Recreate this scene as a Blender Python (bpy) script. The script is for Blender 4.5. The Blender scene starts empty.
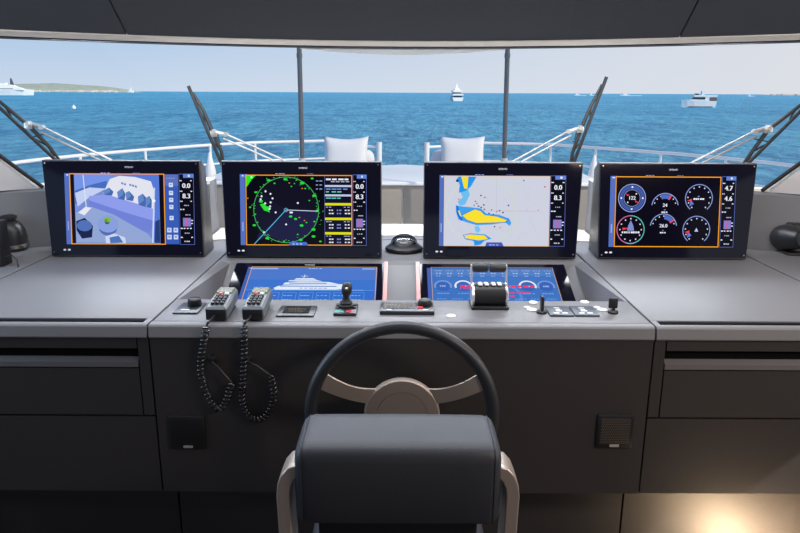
import bpy, bmesh, math, random
from mathutils import Vector, Matrix
random.seed(7)
sc = bpy.context.scene
COL = sc.collection
R = math.radians

# ------------------------------------------------------------------ camera, sky, sun, lights, exposure
FPX, CX, CY = 680.0, 402.0, 266.5
PITCH, ROLL = 14.35, 0.28
CAM = Vector((0, 0, 1.57))
cd = bpy.data.cameras.new('camera'); cam = bpy.data.objects.new('camera', cd); COL.objects.link(cam)
cd.sensor_width = 36; cd.lens = 36*FPX/800; cd.clip_start = .05; cd.clip_end = 80000
cd.shift_x = -(CX-400)/800; cd.shift_y = 0
CAMROT = Matrix.Rotation(R(90-PITCH), 3, 'X') @ Matrix.Rotation(R(ROLL), 3, 'Z')
cam.matrix_world = Matrix.Translation(CAM) @ CAMROT.to_4x4()
sc.camera = cam

vs = sc.view_settings
vs.view_transform = 'Standard'; vs.look = 'None'; vs.gamma = 1; vs.use_curve_mapping = False; vs.exposure = 0.0

def lin(c):
    c = c/255.0
    return c/12.92 if c <= .04045 else ((c+.055)/1.055)**2.4
def rgb(r, g, b): return (lin(r), lin(g), lin(b), 1)

w = bpy.data.worlds.new('sky'); sc.world = w; w.use_nodes = True
nt = w.node_tree; nt.nodes.clear()
wo = nt.nodes.new('ShaderNodeOutputWorld'); bg = nt.nodes.new('ShaderNodeBackground')
tc = nt.nodes.new('ShaderNodeTexCoord'); sx = nt.nodes.new('ShaderNodeSeparateXYZ')
nt.links.new(tc.outputs['Generated'], sx.inputs[0])
rz = nt.nodes.new('ShaderNodeValToRGB'); nt.links.new(sx.outputs['Z'], rz.inputs[0])
e = rz.color_ramp.elements
e[0].position = 0.0; e[0].color = rgb(205, 219, 237)
e[1].position = .075; e[1].color = rgb(180, 205, 234)
n = e.new(.5); n.color = rgb(95, 150, 225)
rx = nt.nodes.new('ShaderNodeMapRange'); nt.links.new(sx.outputs['X'], rx.inputs[0])
rx.inputs[1].default_value = -.35; rx.inputs[2].default_value = .55
mixw = nt.nodes.new('ShaderNodeMix'); mixw.data_type = 'RGBA'
nt.links.new(rx.outputs[0], mixw.inputs[0]); nt.links.new(rz.outputs[0], mixw.inputs[6])
mixw.inputs[7].default_value = rgb(226, 227, 233)
nt.links.new(mixw.outputs[2], bg.inputs[0]); bg.inputs[1].default_value = 1.0
nt.links.new(bg.outputs[0], wo.inputs[0])

def light(name, kind, loc, energy, color, rot=(0, 0, 0), size=None, size_y=None, **kw):
    l = bpy.data.lights.new(name, kind); l.energy = energy; l.color = color
    if kind == 'AREA':
        l.shape = 'RECTANGLE'; l.size = size; l.size_y = size_y or size
    for k, v in kw.items(): setattr(l, k, v)
    o = bpy.data.objects.new(name, l); COL.objects.link(o); o.location = loc; o.rotation_euler = rot
    return o
sun = light('sun', 'SUN', (0, 0, 30), 3.1, (1, .95, .87), angle=R(.6))
SUN_FROM = Vector((.70, -.50, .64)).normalized()
sun.rotation_euler = SUN_FROM.to_track_quat('Z', 'Y').to_euler()
# unseen area lights added to fill the interior, overhead and near the glazing
light('ceiling_fill', 'AREA', (-.1, 1.80, 2.12), 37, (.93, .95, 1), (R(0), 0, 0), 3.0, .4)  # added overhead fill for the console tops, no fixture behind it
light('daylight_fill_port', 'AREA', (-2.25, 1.9, 1.55), 26, (.62, .78, 1), (0, R(-75), 0), .7, 1.6)  # unseen cool fill added to the daylight from port
light('daylight_fill_starboard', 'AREA', (2.25, 1.95, 1.55), 13, (1, .93, .86), (0, R(75), 0), .7, 1.2)  # unseen fill added on the starboard side
cl = light('warm_fill', 'AREA', (1.55, .35, 2.09), 32, (1, .80, .66), size=.7, size_y=.5)  # unseen warm fill added for the right-hand console fronts
cl.rotation_euler = (Vector((1.55, .35, 2.09))-Vector((1.0, 1.76, .6))).to_track_quat('Z', 'Y').to_euler()
light('daylight_fill_windscreen', 'AREA', (0, 3.0, 1.74), 44, (.86, .92, 1), (R(-12), 0, 0), 3.0, .14)  # fill added inside the glass, on top of the sky light
light('courtesy_lamp', 'SPOT', (1.14, 1.64, .07), 40, (1, .72, .45), (R(112), 0, R(6)), spot_size=R(130), spot_blend=1.0, shadow_soft_size=.04)

def at(px, py, Y=None, Z=None, X=None):
    "the point of the place seen at pixel (px, py) on a plane of constant Y, Z or X"
    d = CAMROT @ Vector(((px-CX)/FPX, -(py-CY)/FPX, -1))
    if Y is not None: t = (Y-CAM.y)/d.y
    elif Z is not None: t = (Z-CAM.z)/d.z
    else: t = (X-CAM.x)/d.x
    return CAM + d*t

# ------------------------------------------------------------------ materials
MATS = {}
def mat(name, color, rough=.5, metal=0.0, spec=.5, bump=None, vary=None, emit=None, estr=1.0, coat=0):
    if name in MATS: return MATS[name]
    m = bpy.data.materials.new(name); m.use_nodes = True
    nt = m.node_tree; b = nt.nodes['Principled BSDF']
    b.inputs['Base Color'].default_value = color; b.inputs['Roughness'].default_value = rough
    b.inputs['Metallic'].default_value = metal; b.inputs['Specular IOR Level'].default_value = spec
    if coat: b.inputs['Coat Weight'].default_value = coat; b.inputs['Coat Roughness'].default_value = .05
    tcn = nt.nodes.new('ShaderNodeTexCoord')
    if vary:
        sc_, amt = vary[0], vary[1]
        mp = nt.nodes.new('ShaderNodeMapping'); nt.links.new(tcn.outputs['Object'], mp.inputs[0])
        if len(vary) > 2: mp.inputs['Scale'].default_value = vary[2]
        no = nt.nodes.new('ShaderNodeTexNoise'); no.inputs['Scale'].default_value = sc_; no.inputs['Detail'].default_value = 4
        nt.links.new(mp.outputs[0], no.inputs['Vector'])
        hs = nt.nodes.new('ShaderNodeMix'); hs.data_type = 'RGBA'
        hs.inputs[6].default_value = tuple(c*(1-amt) for c in color[:3])+(1,)
        hs.inputs[7].default_value = tuple(min(1, c*(1+amt)) for c in color[:3])+(1,)
        nt.links.new(no.outputs[0], hs.inputs[0]); nt.links.new(hs.outputs[2], b.inputs['Base Color'])
    if bump:
        no = nt.nodes.new('ShaderNodeTexNoise'); no.inputs['Scale'].default_value = bump[0]; no.inputs['Detail'].default_value = 3
        mp = nt.nodes.new('ShaderNodeMapping'); nt.links.new(tcn.outputs['Object'], mp.inputs[0])
        if len(bump) > 2: mp.inputs['Scale'].default_value = bump[2]
        nt.links.new(mp.outputs[0], no.inputs['Vector'])
        bp = nt.nodes.new('ShaderNodeBump'); bp.inputs['Strength'].default_value = bump[1]; bp.inputs['Distance'].default_value = .002
        nt.links.new(no.outputs[0], bp.inputs['Height']); nt.links.new(bp.outputs[0], b.inputs['Normal'])
    if emit:
        b.inputs['Emission Color'].default_value = emit; b.inputs['Emission Strength'].default_value = estr
        m.cycles.emission_sampling = 'NONE'
    MATS[name] = m
    return m
def px(r, g, b):
    "a lit display colour"
    k = 'display_%d_%d_%d' % (r, g, b)
    return mat(k, (0, 0, 0, 1), .12, 0, .08, emit=rgb(r, g, b), estr=1.0)

CONSOLE = mat('console_grey_lacquer', (.155, .152, .160, 1), .45, 0, .5, bump=(260, .12, (1, 6, 6)), vary=(90, .10, (1, 8, 8)))
FRONT = mat('dark_front_veneer', (.044, .040, .040, 1), .5, 0, .35, bump=(200, .15, (1, 10, 10)), vary=(60, .22, (1, 1, 10)))
CEILP = mat('dark_ceiling_fabric', (.040, .042, .050, 1), .75, 0, .3, bump=(300, .3), vary=(120, .2, (1, 6, 6)))
BEIGE = mat('pale_beige_trim', (.66, .60, .53, 1), .6, 0, .3, vary=(20, .06))
PILLAR = mat('grey_pillar_trim', (.52, .50, .49, 1), .55, 0, .3, vary=(15, .05))
RUBBER = mat('black_rubber', (.012, .012, .013, 1), .6, 0, .3, vary=(40, .2))
BLACK = mat('black_plastic', (.014, .014, .016, 1), .42, 0, .4, vary=(60, .15))
GAP = mat('dark_gap', (.004, .004, .005, 1), .9, 0, .1, vary=(60, .1))
CORD = mat('glossy_black_cord', (.018, .018, .021, 1), .25, 0, .7, vary=(40, .1))
BEZEL = mat('black_glass_bezel', (.005, .005, .012, 1), .06, 0, .22, vary=(5, .1))
HOUSING = mat('monitor_housing_metal', (.06, .06, .065, 1), .35, .6, .5, bump=(300, .1))
STEEL = mat('brushed_steel', (.56, .48, .42, 1), .36, .6, .5, bump=(200, .08, (1, 12, 1)))
CHROME = mat('chrome', (.80, .80, .82, 1), .28, .8, .5, vary=(10, .02))
GUN = mat('dark_steel', (.30, .28, .26, 1), .3, 1.0, .5, vary=(30, .1))
LEATHER = mat('dark_blue_grey_leather', (.042, .046, .057, 1), .5, 0, .4, bump=(420, .25), vary=(8, .12))
RIML = mat('black_leather_rim', (.026, .028, .034, 1), .4, 0, .5, bump=(500, .15))
WHITE = mat('white_gelcoat', (.72, .72, .71, 1), .35, 0, .5, vary=(3, .03))
CUSH = mat('white_cushion_fabric', (.64, .64, .645, 1), .9, 0, .2, bump=(60, .4), vary=(12, .04))
TAUPE = mat('taupe_lacquer', (.25, .22, .19, 1), .45, 0, .4, vary=(14, .08))
ROSE = mat('pink_reflection_paint', (.62, .30, .28, 1), .4, .3, .5, vary=(30, .06))  # pink of a reflection held as a base colour
LGREY = mat('handset_grey_plastic', (.10, .115, .13, 1), .4, 0, .5, vary=(80, .08))
PANELB = mat('control_panel_black', (.022, .026, .034, 1), .35, 0, .5, vary=(60, .1))
CAPW = mat('white_plastic', (.75, .75, .75, 1), .4, 0, .4, vary=(30, .03))
RED = mat('red_plastic', (.7, .03, .04, 1), .4, 0, .4, vary=(30, .05))
TEAL = mat('teal_plastic', (.02, .35, .33, 1), .4, 0, .4, vary=(30, .05))
FLOORM = mat('dark_oak_floor', (.06, .04, .028, 1), .45, 0, .4, vary=(6, .35, (1, 14, 1)))
WALLM = mat('grey_wall_panel', (.16, .16, .17, 1), .6, 0, .3, vary=(12, .08))
DARKGLASS = mat('dark_boat_glass', (.02, .03, .05, 1), .1, 0, .6, vary=(3, .1))
POLE = mat('grey_pole_paint', (.10, .11, .125, 1), .35, .3, .5, vary=(20, .08))

def glass_mat():
    m = bpy.data.materials.new('window_glass'); m.use_nodes = True
    nt = m.node_tree; nt.nodes.clear()
    o = nt.nodes.new('ShaderNodeOutputMaterial'); mx = nt.nodes.new('ShaderNodeMixShader')
    t = nt.nodes.new('ShaderNodeBsdfTransparent'); g = nt.nodes.new('ShaderNodeBsdfGlossy')
    t.inputs[0].default_value = (.97, .985, .99, 1); g.inputs['Roughness'].default_value = .02
    f = nt.nodes.new('ShaderNodeFresnel'); f.inputs[0].default_value = 1.3
    nt.links.new(f.outputs[0], mx.inputs[0]); nt.links.new(t.outputs[0], mx.inputs[1]); nt.links.new(g.outputs[0], mx.inputs[2])
    nt.links.new(mx.outputs[0], o.inputs[0])
    return m
GLASS = glass_mat()
def dome_mat():
    m = bpy.data.materials.new('compass_dome_glass'); m.use_nodes = True
    nt = m.node_tree; nt.nodes.clear()
    o = nt.nodes.new('ShaderNodeOutputMaterial'); mx = nt.nodes.new('ShaderNodeMixShader')
    t = nt.nodes.new('ShaderNodeBsdfTransparent'); g = nt.nodes.new('ShaderNodeBsdfGlossy')
    t.inputs[0].default_value = (.75, .77, .8, 1); g.inputs['Roughness'].default_value = .03
    f = nt.nodes.new('ShaderNodeFresnel'); f.inputs[0].default_value = 1.6
    nt.links.new(f.outputs[0], mx.inputs[0]); nt.links.new(t.outputs[0], mx.inputs[1]); nt.links.new(g.outputs[0], mx.inputs[2])
    nt.links.new(mx.outputs[0], o.inputs[0])
    return m
DOME = dome_mat()

def sea_mat():
    m = bpy.data.materials.new('sea_water'); m.use_nodes = True
    nt = m.node_tree; nt.nodes.clear()
    o = nt.nodes.new('ShaderNodeOutputMaterial'); mx = nt.nodes.new('ShaderNodeMixShader')
    d = nt.nodes.new('ShaderNodeBsdfDiffuse'); g = nt.nodes.new('ShaderNodeBsdfGlossy')
    g.inputs['Roughness'].default_value = .22; mx.inputs[0].default_value = .13
    tcn = nt.nodes.new('ShaderNodeTexCoord')
    def noise(scale, sx_, sy_, det=4):
        mp = nt.nodes.new('ShaderNodeMapping'); nt.links.new(tcn.outputs['Object'], mp.inputs[0])
        mp.inputs['Scale'].default_value = (sx_, sy_, 1)
        no = nt.nodes.new('ShaderNodeTexNoise'); no.inputs['Scale'].default_value = scale; no.inputs['Detail'].default_value = det
        no.inputs['Roughness'].default_value = .7
        nt.links.new(mp.outputs[0], no.inputs['Vector'])
        return no
    n1, n2, n3 = noise(.42, 1.1, .62, 8), noise(.10, 1, .4, 5), noise(.012, .3, 1, 4)
    a = nt.nodes.new('ShaderNodeMath'); a.operation = 'ADD'; nt.links.new(n1.outputs[0], a.inputs[0])
    b2 = nt.nodes.new('ShaderNodeMath'); b2.operation = 'MULTIPLY'; b2.inputs[1].default_value = 3.0; nt.links.new(n2.outputs[0], b2.inputs[0])
    nt.links.new(b2.outputs[0], a.inputs[1])
    bp = nt.nodes.new('ShaderNodeBump'); bp.inputs['Strength'].default_value = 1.0; bp.inputs['Distance'].default_value = 2.2
    nt.links.new(a.outputs[0], bp.inputs['Height'])
    nt.links.new(bp.outputs[0], d.inputs['Normal']); nt.links.new(bp.outputs[0], g.inputs['Normal'])
    def mth(op, x, y):
        q = nt.nodes.new('ShaderNodeMath'); q.operation = op
        for k, z in enumerate((x, y)):
            if isinstance(z, float): q.inputs[k].default_value = z
            else: nt.links.new(z.outputs[0], q.inputs[k])
        return q
    cm = mth('ADD', mth('ADD', mth('MULTIPLY', n1, .55), mth('MULTIPLY', n2, .27)), mth('MULTIPLY', n3, .18))
    rp = nt.nodes.new('ShaderNodeValToRGB'); nt.links.new(cm.outputs[0], rp.inputs[0])  # light and dark of the ripples also put into the water colour
    rp.color_ramp.elements[0].position = .40; rp.color_ramp.elements[0].color = (.020, .20, .40, 1)
    rp.color_ramp.elements[1].position = .60; rp.color_ramp.elements[1].color = (.15, .56, .76, 1)
    nt.links.new(rp.outputs[0], d.inputs[0])
    nt.links.new(d.outputs[0], mx.inputs[1]); nt.links.new(g.outputs[0], mx.inputs[2]); nt.links.new(mx.outputs[0], o.inputs[0])
    return m

# ------------------------------------------------------------------ mesh helpers
def V(*a): return Vector(a)
def box(bm, x0, x1, y0, y1, z0, z1, bev=0, seg=2, M=None):
    vs_ = [bm.verts.new((x, y, z)) for z in (z0, z1) for y in (y0, y1) for x in (x0, x1)]
    fs = [bm.faces.new([vs_[i] for i in q]) for q in ((0, 2, 3, 1), (4, 5, 7, 6), (0, 1, 5, 4), (2, 6, 7, 3), (0, 4, 6, 2), (1, 3, 7, 5))]
    geo = vs_
    if bev:
        ed = list({e_ for f in fs for e_ in f.edges})
        r = bmesh.ops.bevel(bm, geom=ed, offset=bev, segments=seg, affect='EDGES', profile=.5)
        geo = list({v for f in r['faces'] for v in f.verts} | {v for v in vs_ if v.is_valid})
    if M is not None: bmesh.ops.transform(bm, matrix=M, verts=geo)
    return bm
def loft(bm, rings, closed=True, caps=True):
    rs = [[bm.verts.new(p) for p in r] for r in rings]
    n_ = len(rs[0])
    for a, b in zip(rs, rs[1:]):
        for i in range(n_ if closed else n_-1):
            j = (i+1) % n_
            bm.faces.new((a[i], a[j], b[j], b[i]))
    if caps and closed:
        bm.faces.new(rs[0][::-1]); bm.faces.new(rs[-1])
    return bm
def tube(bm, pts, r, n=8, closed=False, sect=None, caps=True):
    "a round (or sect: list of (u, v)) bar along pts; r may be a list"
    pts = [Vector(p) for p in pts]; N = len(pts)
    rr = r if isinstance(r, (list, tuple)) else [r]*N
    rings = []; up = None
    for i, p in enumerate(pts):
        if closed: t = pts[(i+1) % N]-pts[i-1]
        else: t = pts[min(i+1, N-1)]-pts[max(i-1, 0)]
        t.normalize()
        if up is None:
            a = V(0, 0, 1) if abs(t.z) < .9 else V(0, 1, 0)
            up = (a-t*a.dot(t)).normalized()
        else: up = (up-t*up.dot(t)).normalized()
        sd = t.cross(up)
        if sect: rings.append([p+sd*(u*rr[i])+up*(v*rr[i]) for u, v in sect])
        else: rings.append([p+(sd*math.cos(k*2*math.pi/n)+up*math.sin(k*2*math.pi/n))*rr[i] for k in range(n)])
    if closed: rings.append(rings[0])
    if closed:
        rs = [[bm.verts.new(q) for q in rg] for rg in rings[:-1]]; rs.append(rs[0])
        m_ = len(rs[0])
        for a, b in zip(rs, rs[1:]):
            for i in range(m_): bm.faces.new((a[i], a[(i+1) % m_], b[(i+1) % m_], b[i]))
    else: loft(bm, rings, True, caps)
    return bm
def lathe(bm, prof, c=(0, 0, 0), axis=(0, 0, 1), n=24):
    "prof: list of (radius, height)"
    q = Vector(axis).to_track_quat('Z', 'Y'); c = Vector(c)
    rings = [[c+q @ V(max(r, 1e-5)*math.cos(k*2*math.pi/n), max(r, 1e-5)*math.sin(k*2*math.pi/n), h) for k in range(n)] for r, h in prof]
    return loft(bm, rings)
def prism(bm, pts, vec):
    vec = Vector(vec); pts = [Vector(p) for p in pts]
    return loft(bm, [pts, [p+vec for p in pts]])
def hexa(bm, a, b): return loft(bm, [[Vector(p) for p in a], [Vector(p) for p in b]])

def obj(name, bm, m, parent=None, smooth=False, world=True, label=None, bevel=0, angle=35):
    me = bpy.data.meshes.new(name)
    if parent is not None and world:
        off = Vector(parent.location); pp = parent.parent
        while pp: off += Vector(pp.location); pp = pp.parent
        bmesh.ops.translate(bm, vec=-off, verts=bm.verts)
    bmesh.ops.recalc_face_normals(bm, faces=bm.faces)
    bm.to_mesh(me); bm.free()
    for mm in (m if isinstance(m, (list, tuple)) else [m]): me.materials.append(mm)
    if smooth:
        for p in me.polygons: p.use_smooth = True
        me.set_sharp_from_angle(angle=R(angle))
    o = bpy.data.objects.new(name, me); COL.objects.link(o)
    if parent is not None: o.parent = parent
    if label: o['label'] = label
    if bevel:
        b = o.modifiers.new('bevel', 'BEVEL'); b.width = bevel; b.segments = 2; b.limit_method = 'ANGLE'; b.angle_limit = R(40)
    return o
def center_origin(o, p):
    p = Vector(p); o.data.transform(Matrix.Translation(-p)); o.location = p; return o
def thing(name, label, cat, loc=(0, 0, 0), group=None):
    o = bpy.data.objects.new(name, None); COL.objects.link(o); o.location = loc; o.empty_display_size = .05
    o['label'] = label; o['category'] = cat
    if group: o['group'] = group
    return o
def tag(o, label, cat, group=None):
    o['label'] = label; o['category'] = cat
    if group: o['group'] = group
    return o
def struct(name, bm, m, smooth=False, label=None, cat='structure', **kw):
    o = obj(name, bm, m, smooth=smooth, **kw); o['kind'] = 'structure'
    o['label'] = label or name.replace('_', ' '); o['category'] = cat
    return o
B = bmesh.new

# ------------------------------------------------------------------ the setting
H = .95                                     # height of the console tops
def G(x): return 3.20-.17*x*x               # plan of the curved windscreen
def HG(x): return 3.20-.218*x*x              # plan of the header above it
def sweep(bm, prof, x0, x1, n=24, C=G):
    "profile (dy, z) swept along the windscreen curve"
    rings = []
    for i in range(n+1):
        x = x0+(x1-x0)*i/n
        rings.append([V(x, C(x)+dy, z) for dy, z in prof])
    return loft(bm, rings)
XW = 2.35
struct('floor', box(B(), -XW, XW, -3, 3.0, -.06, 0), FLOORM, label='dark oak wheelhouse floor', cat='floor')
struct('ceiling', box(B(), -XW-.1, XW+.1, -3.1, 2.58, 2.14, 2.2), CEILP, label='dark wheelhouse ceiling', cat='ceiling')
for nm, s in (('wall_left', -1), ('wall_right', 1)):
    bm = B()
    xa, xb = sorted((s*XW, s*(XW+.08)))
    box(bm, xa, xb, -3, 2.7, 0, 1.0); box(bm, xa, xb, -3, 2.7, 1.735, 2.14); box(bm, xa, xb, 1.9, 2.7, 1.0, 1.735); box(bm, xa, xb, -3, -.6, 1.0, 1.735)
    struct(nm, bm, WALLM, label=('port' if s < 0 else 'starboard')+' side wall of the wheelhouse', cat='wall')
bm = B(); box(bm, -XW, XW, -3.08, -3, 0, .6); box(bm, -XW, XW, -3.08, -3, 2.0, 2.14); box(bm, -XW, -1.9, -3.08, -3, .6, 2); box(bm, 1.9, XW, -3.08, -3, .6, 2)
struct('wall_back', bm, WALLM, label='aft wall of the wheelhouse', cat='wall')
# header: three dark sloping panels over a pale trim, dark seal below
SL = math.tan(R(39)); PH = .33
def header_panel(name, x0, x1, lab):
    th = [(-.10, 1.786), (-.10-PH/SL, 1.786+PH), (-.10-PH/SL+.03, 1.786+PH+.03), (-.06, 1.81)]
    struct(name, sweep(B(), th, x0, x1, 16, HG), CEILP, label=lab, cat='ceiling panel')
header_panel('trim_1', -2.36, -1.098, 'dark sloping header panel on the left above the windscreen')
header_panel('trim_2', -1.092, 1.092, 'wide dark sloping header panel in the middle above the windscreen')
header_panel('trim_3', 1.098, 2.36, 'dark sloping header panel on the right above the windscreen')
struct('trim_4', sweep(B(), [(-.105, 1.783), (-.06, 1.767), (-.02, 1.767), (-.02, 1.82), (-.06, 1.83)], -2.36, 2.36, 40, HG), BEIGE, label='pale beige trim strip along the top of the windscreen', cat='trim')
struct('trim_5', sweep(B(), [(-.045, 1.767), (-.045, 1.763), (.03, 1.761), (.03, 1.767)], -2.36, 2.36, 40, HG), RUBBER, label='dark seal along the top edge of the windscreen', cat='trim')
# roof brow outside, curved and pale
bm = B(); rings = []
for i in range(25):
    x = -.46+.92*i/24; d = 1-(x/.46)**2
    ya, yb = HG(x)+.034, HG(x)+.037+.42*d
    rings.append([V(x, ya, 1.758), V(x, yb, 1.758), V(x, yb, 1.80), V(x, ya, 1.83)])
loft(bm, rings)
struct('roof', bm, mat('pale_roof_gelcoat', (.85, .78, .68, 1), .6, vary=(5, .04)), label='pale curved roof brow outside above the windscreen', cat='roof')
# glass
bm = B(); rings = []
for i in range(41):
    x = -2.2+4.4*i/40
    rings.append([V(x, G(x)+.0, .96), V(x, HG(x), 1.765)])
loft(bm, rings, closed=False, caps=False)
struct('window_1', bm, GLASS, smooth=True, label='wide curved windscreen pane', cat='window')
# dashboard top, ledge, sill walls
def dash_top():
    rings = []
    for i in range(41):
        x = -2.34+4.68*i/40
        yf = 2.46 if abs(x) < 1.372 else 1.78
        rings.append([V(x, yf, H-.03), V(x, yf, H), V(x, G(x)-.20, H), V(x, G(x)-.20, H-.03)])
    return rings
bm = B(); loft(bm, [[V(x, 2.90, H-.05), V(x, 2.90, H), V(x, G(x)-.2, H), V(x, G(x)-.2, H-.05)] for x in [-.84+1.68*i/16 for i in range(17)]])
struct('trim_6', bm, CONSOLE, label='grey dashboard top behind the middle monitors', cat='dashboard')
struct('trim_7', sweep(B(), [(-.23, H+.004), (-.10, H+.004), (-.02, H+.006), (.03, H+.006), (.03, H-.1), (-.23, H-.1)], -.84, .84, 20), BEIGE, label='pale ledge at the foot of the windscreen', cat='trim')
SILL = 1.185
for nm, s, w_ in (('wall_front_left', -1, 'left'), ('wall_front_right', 1, 'right')):
    xs = (-2.34, -.85) if s < 0 else (.85, 2.34)
    struct(nm, sweep(B(), [(-.10, .90), (-.085, SILL-.01), (-.07, SILL), (.03, SILL), (.03, .90)], xs[0], xs[1], 24), CONSOLE, label='grey upstand wall under the '+w_+' end of the windscreen', cat='wall')
    struct('sill_'+w_, sweep(B(), [(-.068, SILL+.001), (.02, SILL+.001), (.02, SILL+.008), (-.06, SILL+.008)], xs[0], xs[1], 24), BEIGE, label='pale window sill at the '+w_+' end of the windscreen', cat='sill')
    # pillar leaning outwards, with a black rubber edge
    def pp(x, z, dy): f = (z-.96)/.805; return V(s*x, G(x)*(1-f)+HG(x)*f+dy, z)
    a0, a1 = (1.478, SILL), (1.92, 1.77)
    bm = B(); hexa(bm, [pp(a0[0]+.012, a0[1], -.04), pp(2.3, SILL, -.04), pp(2.3, 1.77, -.04), pp(a1[0]+.012, a1[1], -.04)],
                   [pp(a0[0]+.012, a0[1], .03), pp(2.3, SILL, .03), pp(2.3, 1.77, .03), pp(a1[0]+.012, a1[1], .03)])
    struct('pillar_'+w_, bm, PILLAR, label='pale slanting windscreen pillar on the '+w_, cat='pillar')
    bm = B(); tube(bm, [pp(a0[0]-.01, a0[1]+.003, -.035), pp(a0[0]*.5+a1[0]*.5, a0[1]*.5+a1[1]*.5, -.035), pp(a1[0], a1[1], -.035)], .008, 8)
    struct('seal_'+w_, bm, RUBBER, smooth=True, label='black seal edging the '+w_+' windscreen pillar', cat='seal')

# ------------------------------------------------------------------ sea, coast
ZS = -6.0
def sea():
    bm = B()
    ys = [-60, -20, 10, 60, 200, 800, 3000, 12000, 60000]
    for a, b in zip(ys, ys[1:]):
        wa = 40000
        vs_ = [bm.verts.new(p) for p in ((-wa, a, ZS), (wa, a, ZS), (wa, b, ZS), (-wa, b, ZS))]
        bm.faces.new(vs_)
    bmesh.ops.remove_doubles(bm, verts=bm.verts, dist=.01)
    return bm
struct('sea', sea(), sea_mat(), label='rippled blue sea reaching to the horizon', cat='sea')

# ------------------------------------------------------------------ centre console
FY = 1.76                                   # plane of all the console fronts
BY = FY+.010
XC = .695
hc = thing('helm_console', 'grey central helm console holding the wheel, controls and sloping lower displays', 'console', (0, 2.1, 0))
bm = B()
ST = 2.006                                   # back edge of the flat control strip
RZ = lambda y: H-.012-(2.50-y)*math.tan(R(21))   # floor of the sloping recess
# body as a profile with the recess floor
prof = [(BY, .434), (BY, H-.03), (1.80, H-.03), (ST, H-.03), (ST, RZ(ST)-.01), (2.50, RZ(2.5)-.002), (2.52, H-.002), (2.9, H-.002), (2.9, .434)]
loft(bm, [[V(x, y, z) for y, z in prof] for x in (-XC, XC)])
obj('body', bm, [CONSOLE, FRONT], hc)
NOSE = [(FY, H-.036), (FY, H-.033), (FY+.006, H-.006), (FY+.009, H-.002), (FY+.015, H), (1.795, H), (1.795, H-.036)]
bm = B(); loft(bm, [[V(x, y, z) for y, z in NOSE] for x in (-XC, XC)]); obj('nosing', bm, CONSOLE, hc)
bm = B(); box(bm, -XC, XC, 1.799, ST, H-.03, H, .003, 2); obj('control_strip', bm, CONSOLE, hc, smooth=True)
for s in (-1, 1):
    bm = B()
    hexa(bm, [V(s*.65, ST, RZ(ST)), V(s*XC, ST, RZ(ST)), V(s*XC, ST, H), V(s*(XC-.008), ST, H)],
         [V(s*.655, 2.50, RZ(2.5)), V(s*XC, 2.50, RZ(2.5)), V(s*XC, 2.50, H), V(s*(XC-.008), 2.50, H)])
    obj('recess_side', bm, CONSOLE, hc)
bm = B(); box(bm, -XC, XC, FY+.13, 2.2, 0, .432); obj('plinth', bm, FRONT, hc)
bm = B(); box(bm, -XC, XC, BY-.003, BY, .434, H-.036); obj('front_panel', bm, FRONT, hc)

# ------------------------------------------------------------------ side cabinets
def cabinet(s, w_):
    x0, x1 = XC+.006, 1.362
    def bx(bm, a, b, *r, **k):
        xa, xb = sorted((s*a, s*b)); return box(bm, xa, xb, *r, **k)
    c = thing('console_cabinet', 'grey side console cabinet with a slotted drawer on the '+w_+' of the helm', 'cabinet', (s*1.03, 2.3, 0), 'side console cabinets')
    obj('body', bx(B(), x0+.004, x1, BY+.025, 2.94, .434, H-.036), GAP, c)
    obj('top', bx(B(), x0, x1, 1.822, 2.94, H-.03, H, bev=.002), CONSOLE, c, smooth=True)
    obj('slot_shade', bx(B(), x0+.016, x1, 1.806, 1.8225, H-.034, H-.004), GAP, c)  # near-black strip added to paint the shade inside the slot
    obj('nosing', loft(B(), [[V(s*x, min(y, 1.786), z) for y, z in NOSE] for x in (x0, x1)]), CONSOLE, c)
    obj('slot_end', bx(B(), x0, x0+.016, 1.786, 1.8215, H-.034, H-.0005), CONSOLE, c)
    obj('side_frame', bx(B(), x0, x0+.030, BY, BY+.02, .678, H-.036), FRONT, c)
    # drawer with its shadowed finger slot and ledge
    d = obj('drawer', bx(B(), x0+.034, x1, BY, BY+.02, .678, .819), FRONT, c)
    obj('finger_slot', bx(B(), x0+.034, x1, BY+.016, BY+.024, .848, .884), GAP, d)
    obj('slot_ledge', loft(B(), [[V(s*x, BY+.001, .823), V(s*x, BY+.001, .838), V(s*x, BY+.018, .851), V(s*x, BY+.02, .823)] for x in (x0+.034, x1)]), CONSOLE, d)
    obj('top_rail', bx(B(), x0+.034, x1, BY, BY+.02, .879, H-.036), FRONT, c)
    obj('lower_panel', bx(B(), x0, x1, BY, BY+.02, .434, .672), FRONT, c)
    obj('plinth', bx(B(), x0, x1, FY+.13, 2.2, 0, .432), FRONT, c)
    wg = thing('wing_console', 'grey wing ledge at the outer '+w_+' end of the dashboard', 'console', (s*1.85, 2.2, 0), 'wing consoles')
    bm = B(); loft(bm, [[V(s*x, 1.801, H-.03), V(s*x, 1.801, H), V(s*x, G(x)-.11, H), V(s*x, G(x)-.11, H-.03)] for x in [1.367+.96*i/12 for i in range(13)]])
    obj('top', bm, CONSOLE, wg)
    bm = B(); loft(bm, [[V(s*x, 1.80, 0), V(s*x, 1.80, H-.04), V(s*x, G(x)-.12, H-.04), V(s*x, G(x)-.12, 0)] for x in (1.372, 1.8, 2.33)])
    obj('body', bm, GAP, wg)
    # rear filler between the cabinet top and the upstand
    bm = B(); loft(bm, [[V(s*x, 2.942, H-.03), V(s*x, 2.942, H), V(s*x, max(G(x)-.11, 2.944), H), V(s*x, max(G(x)-.11, 2.944), H-.03)] for x in [.845+.2*i/4 for i in range(5)]])
    obj('rear_ledge', bm, CONSOLE, c)
cabinet(-1, 'left'); cabinet(1, 'right')

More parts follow.
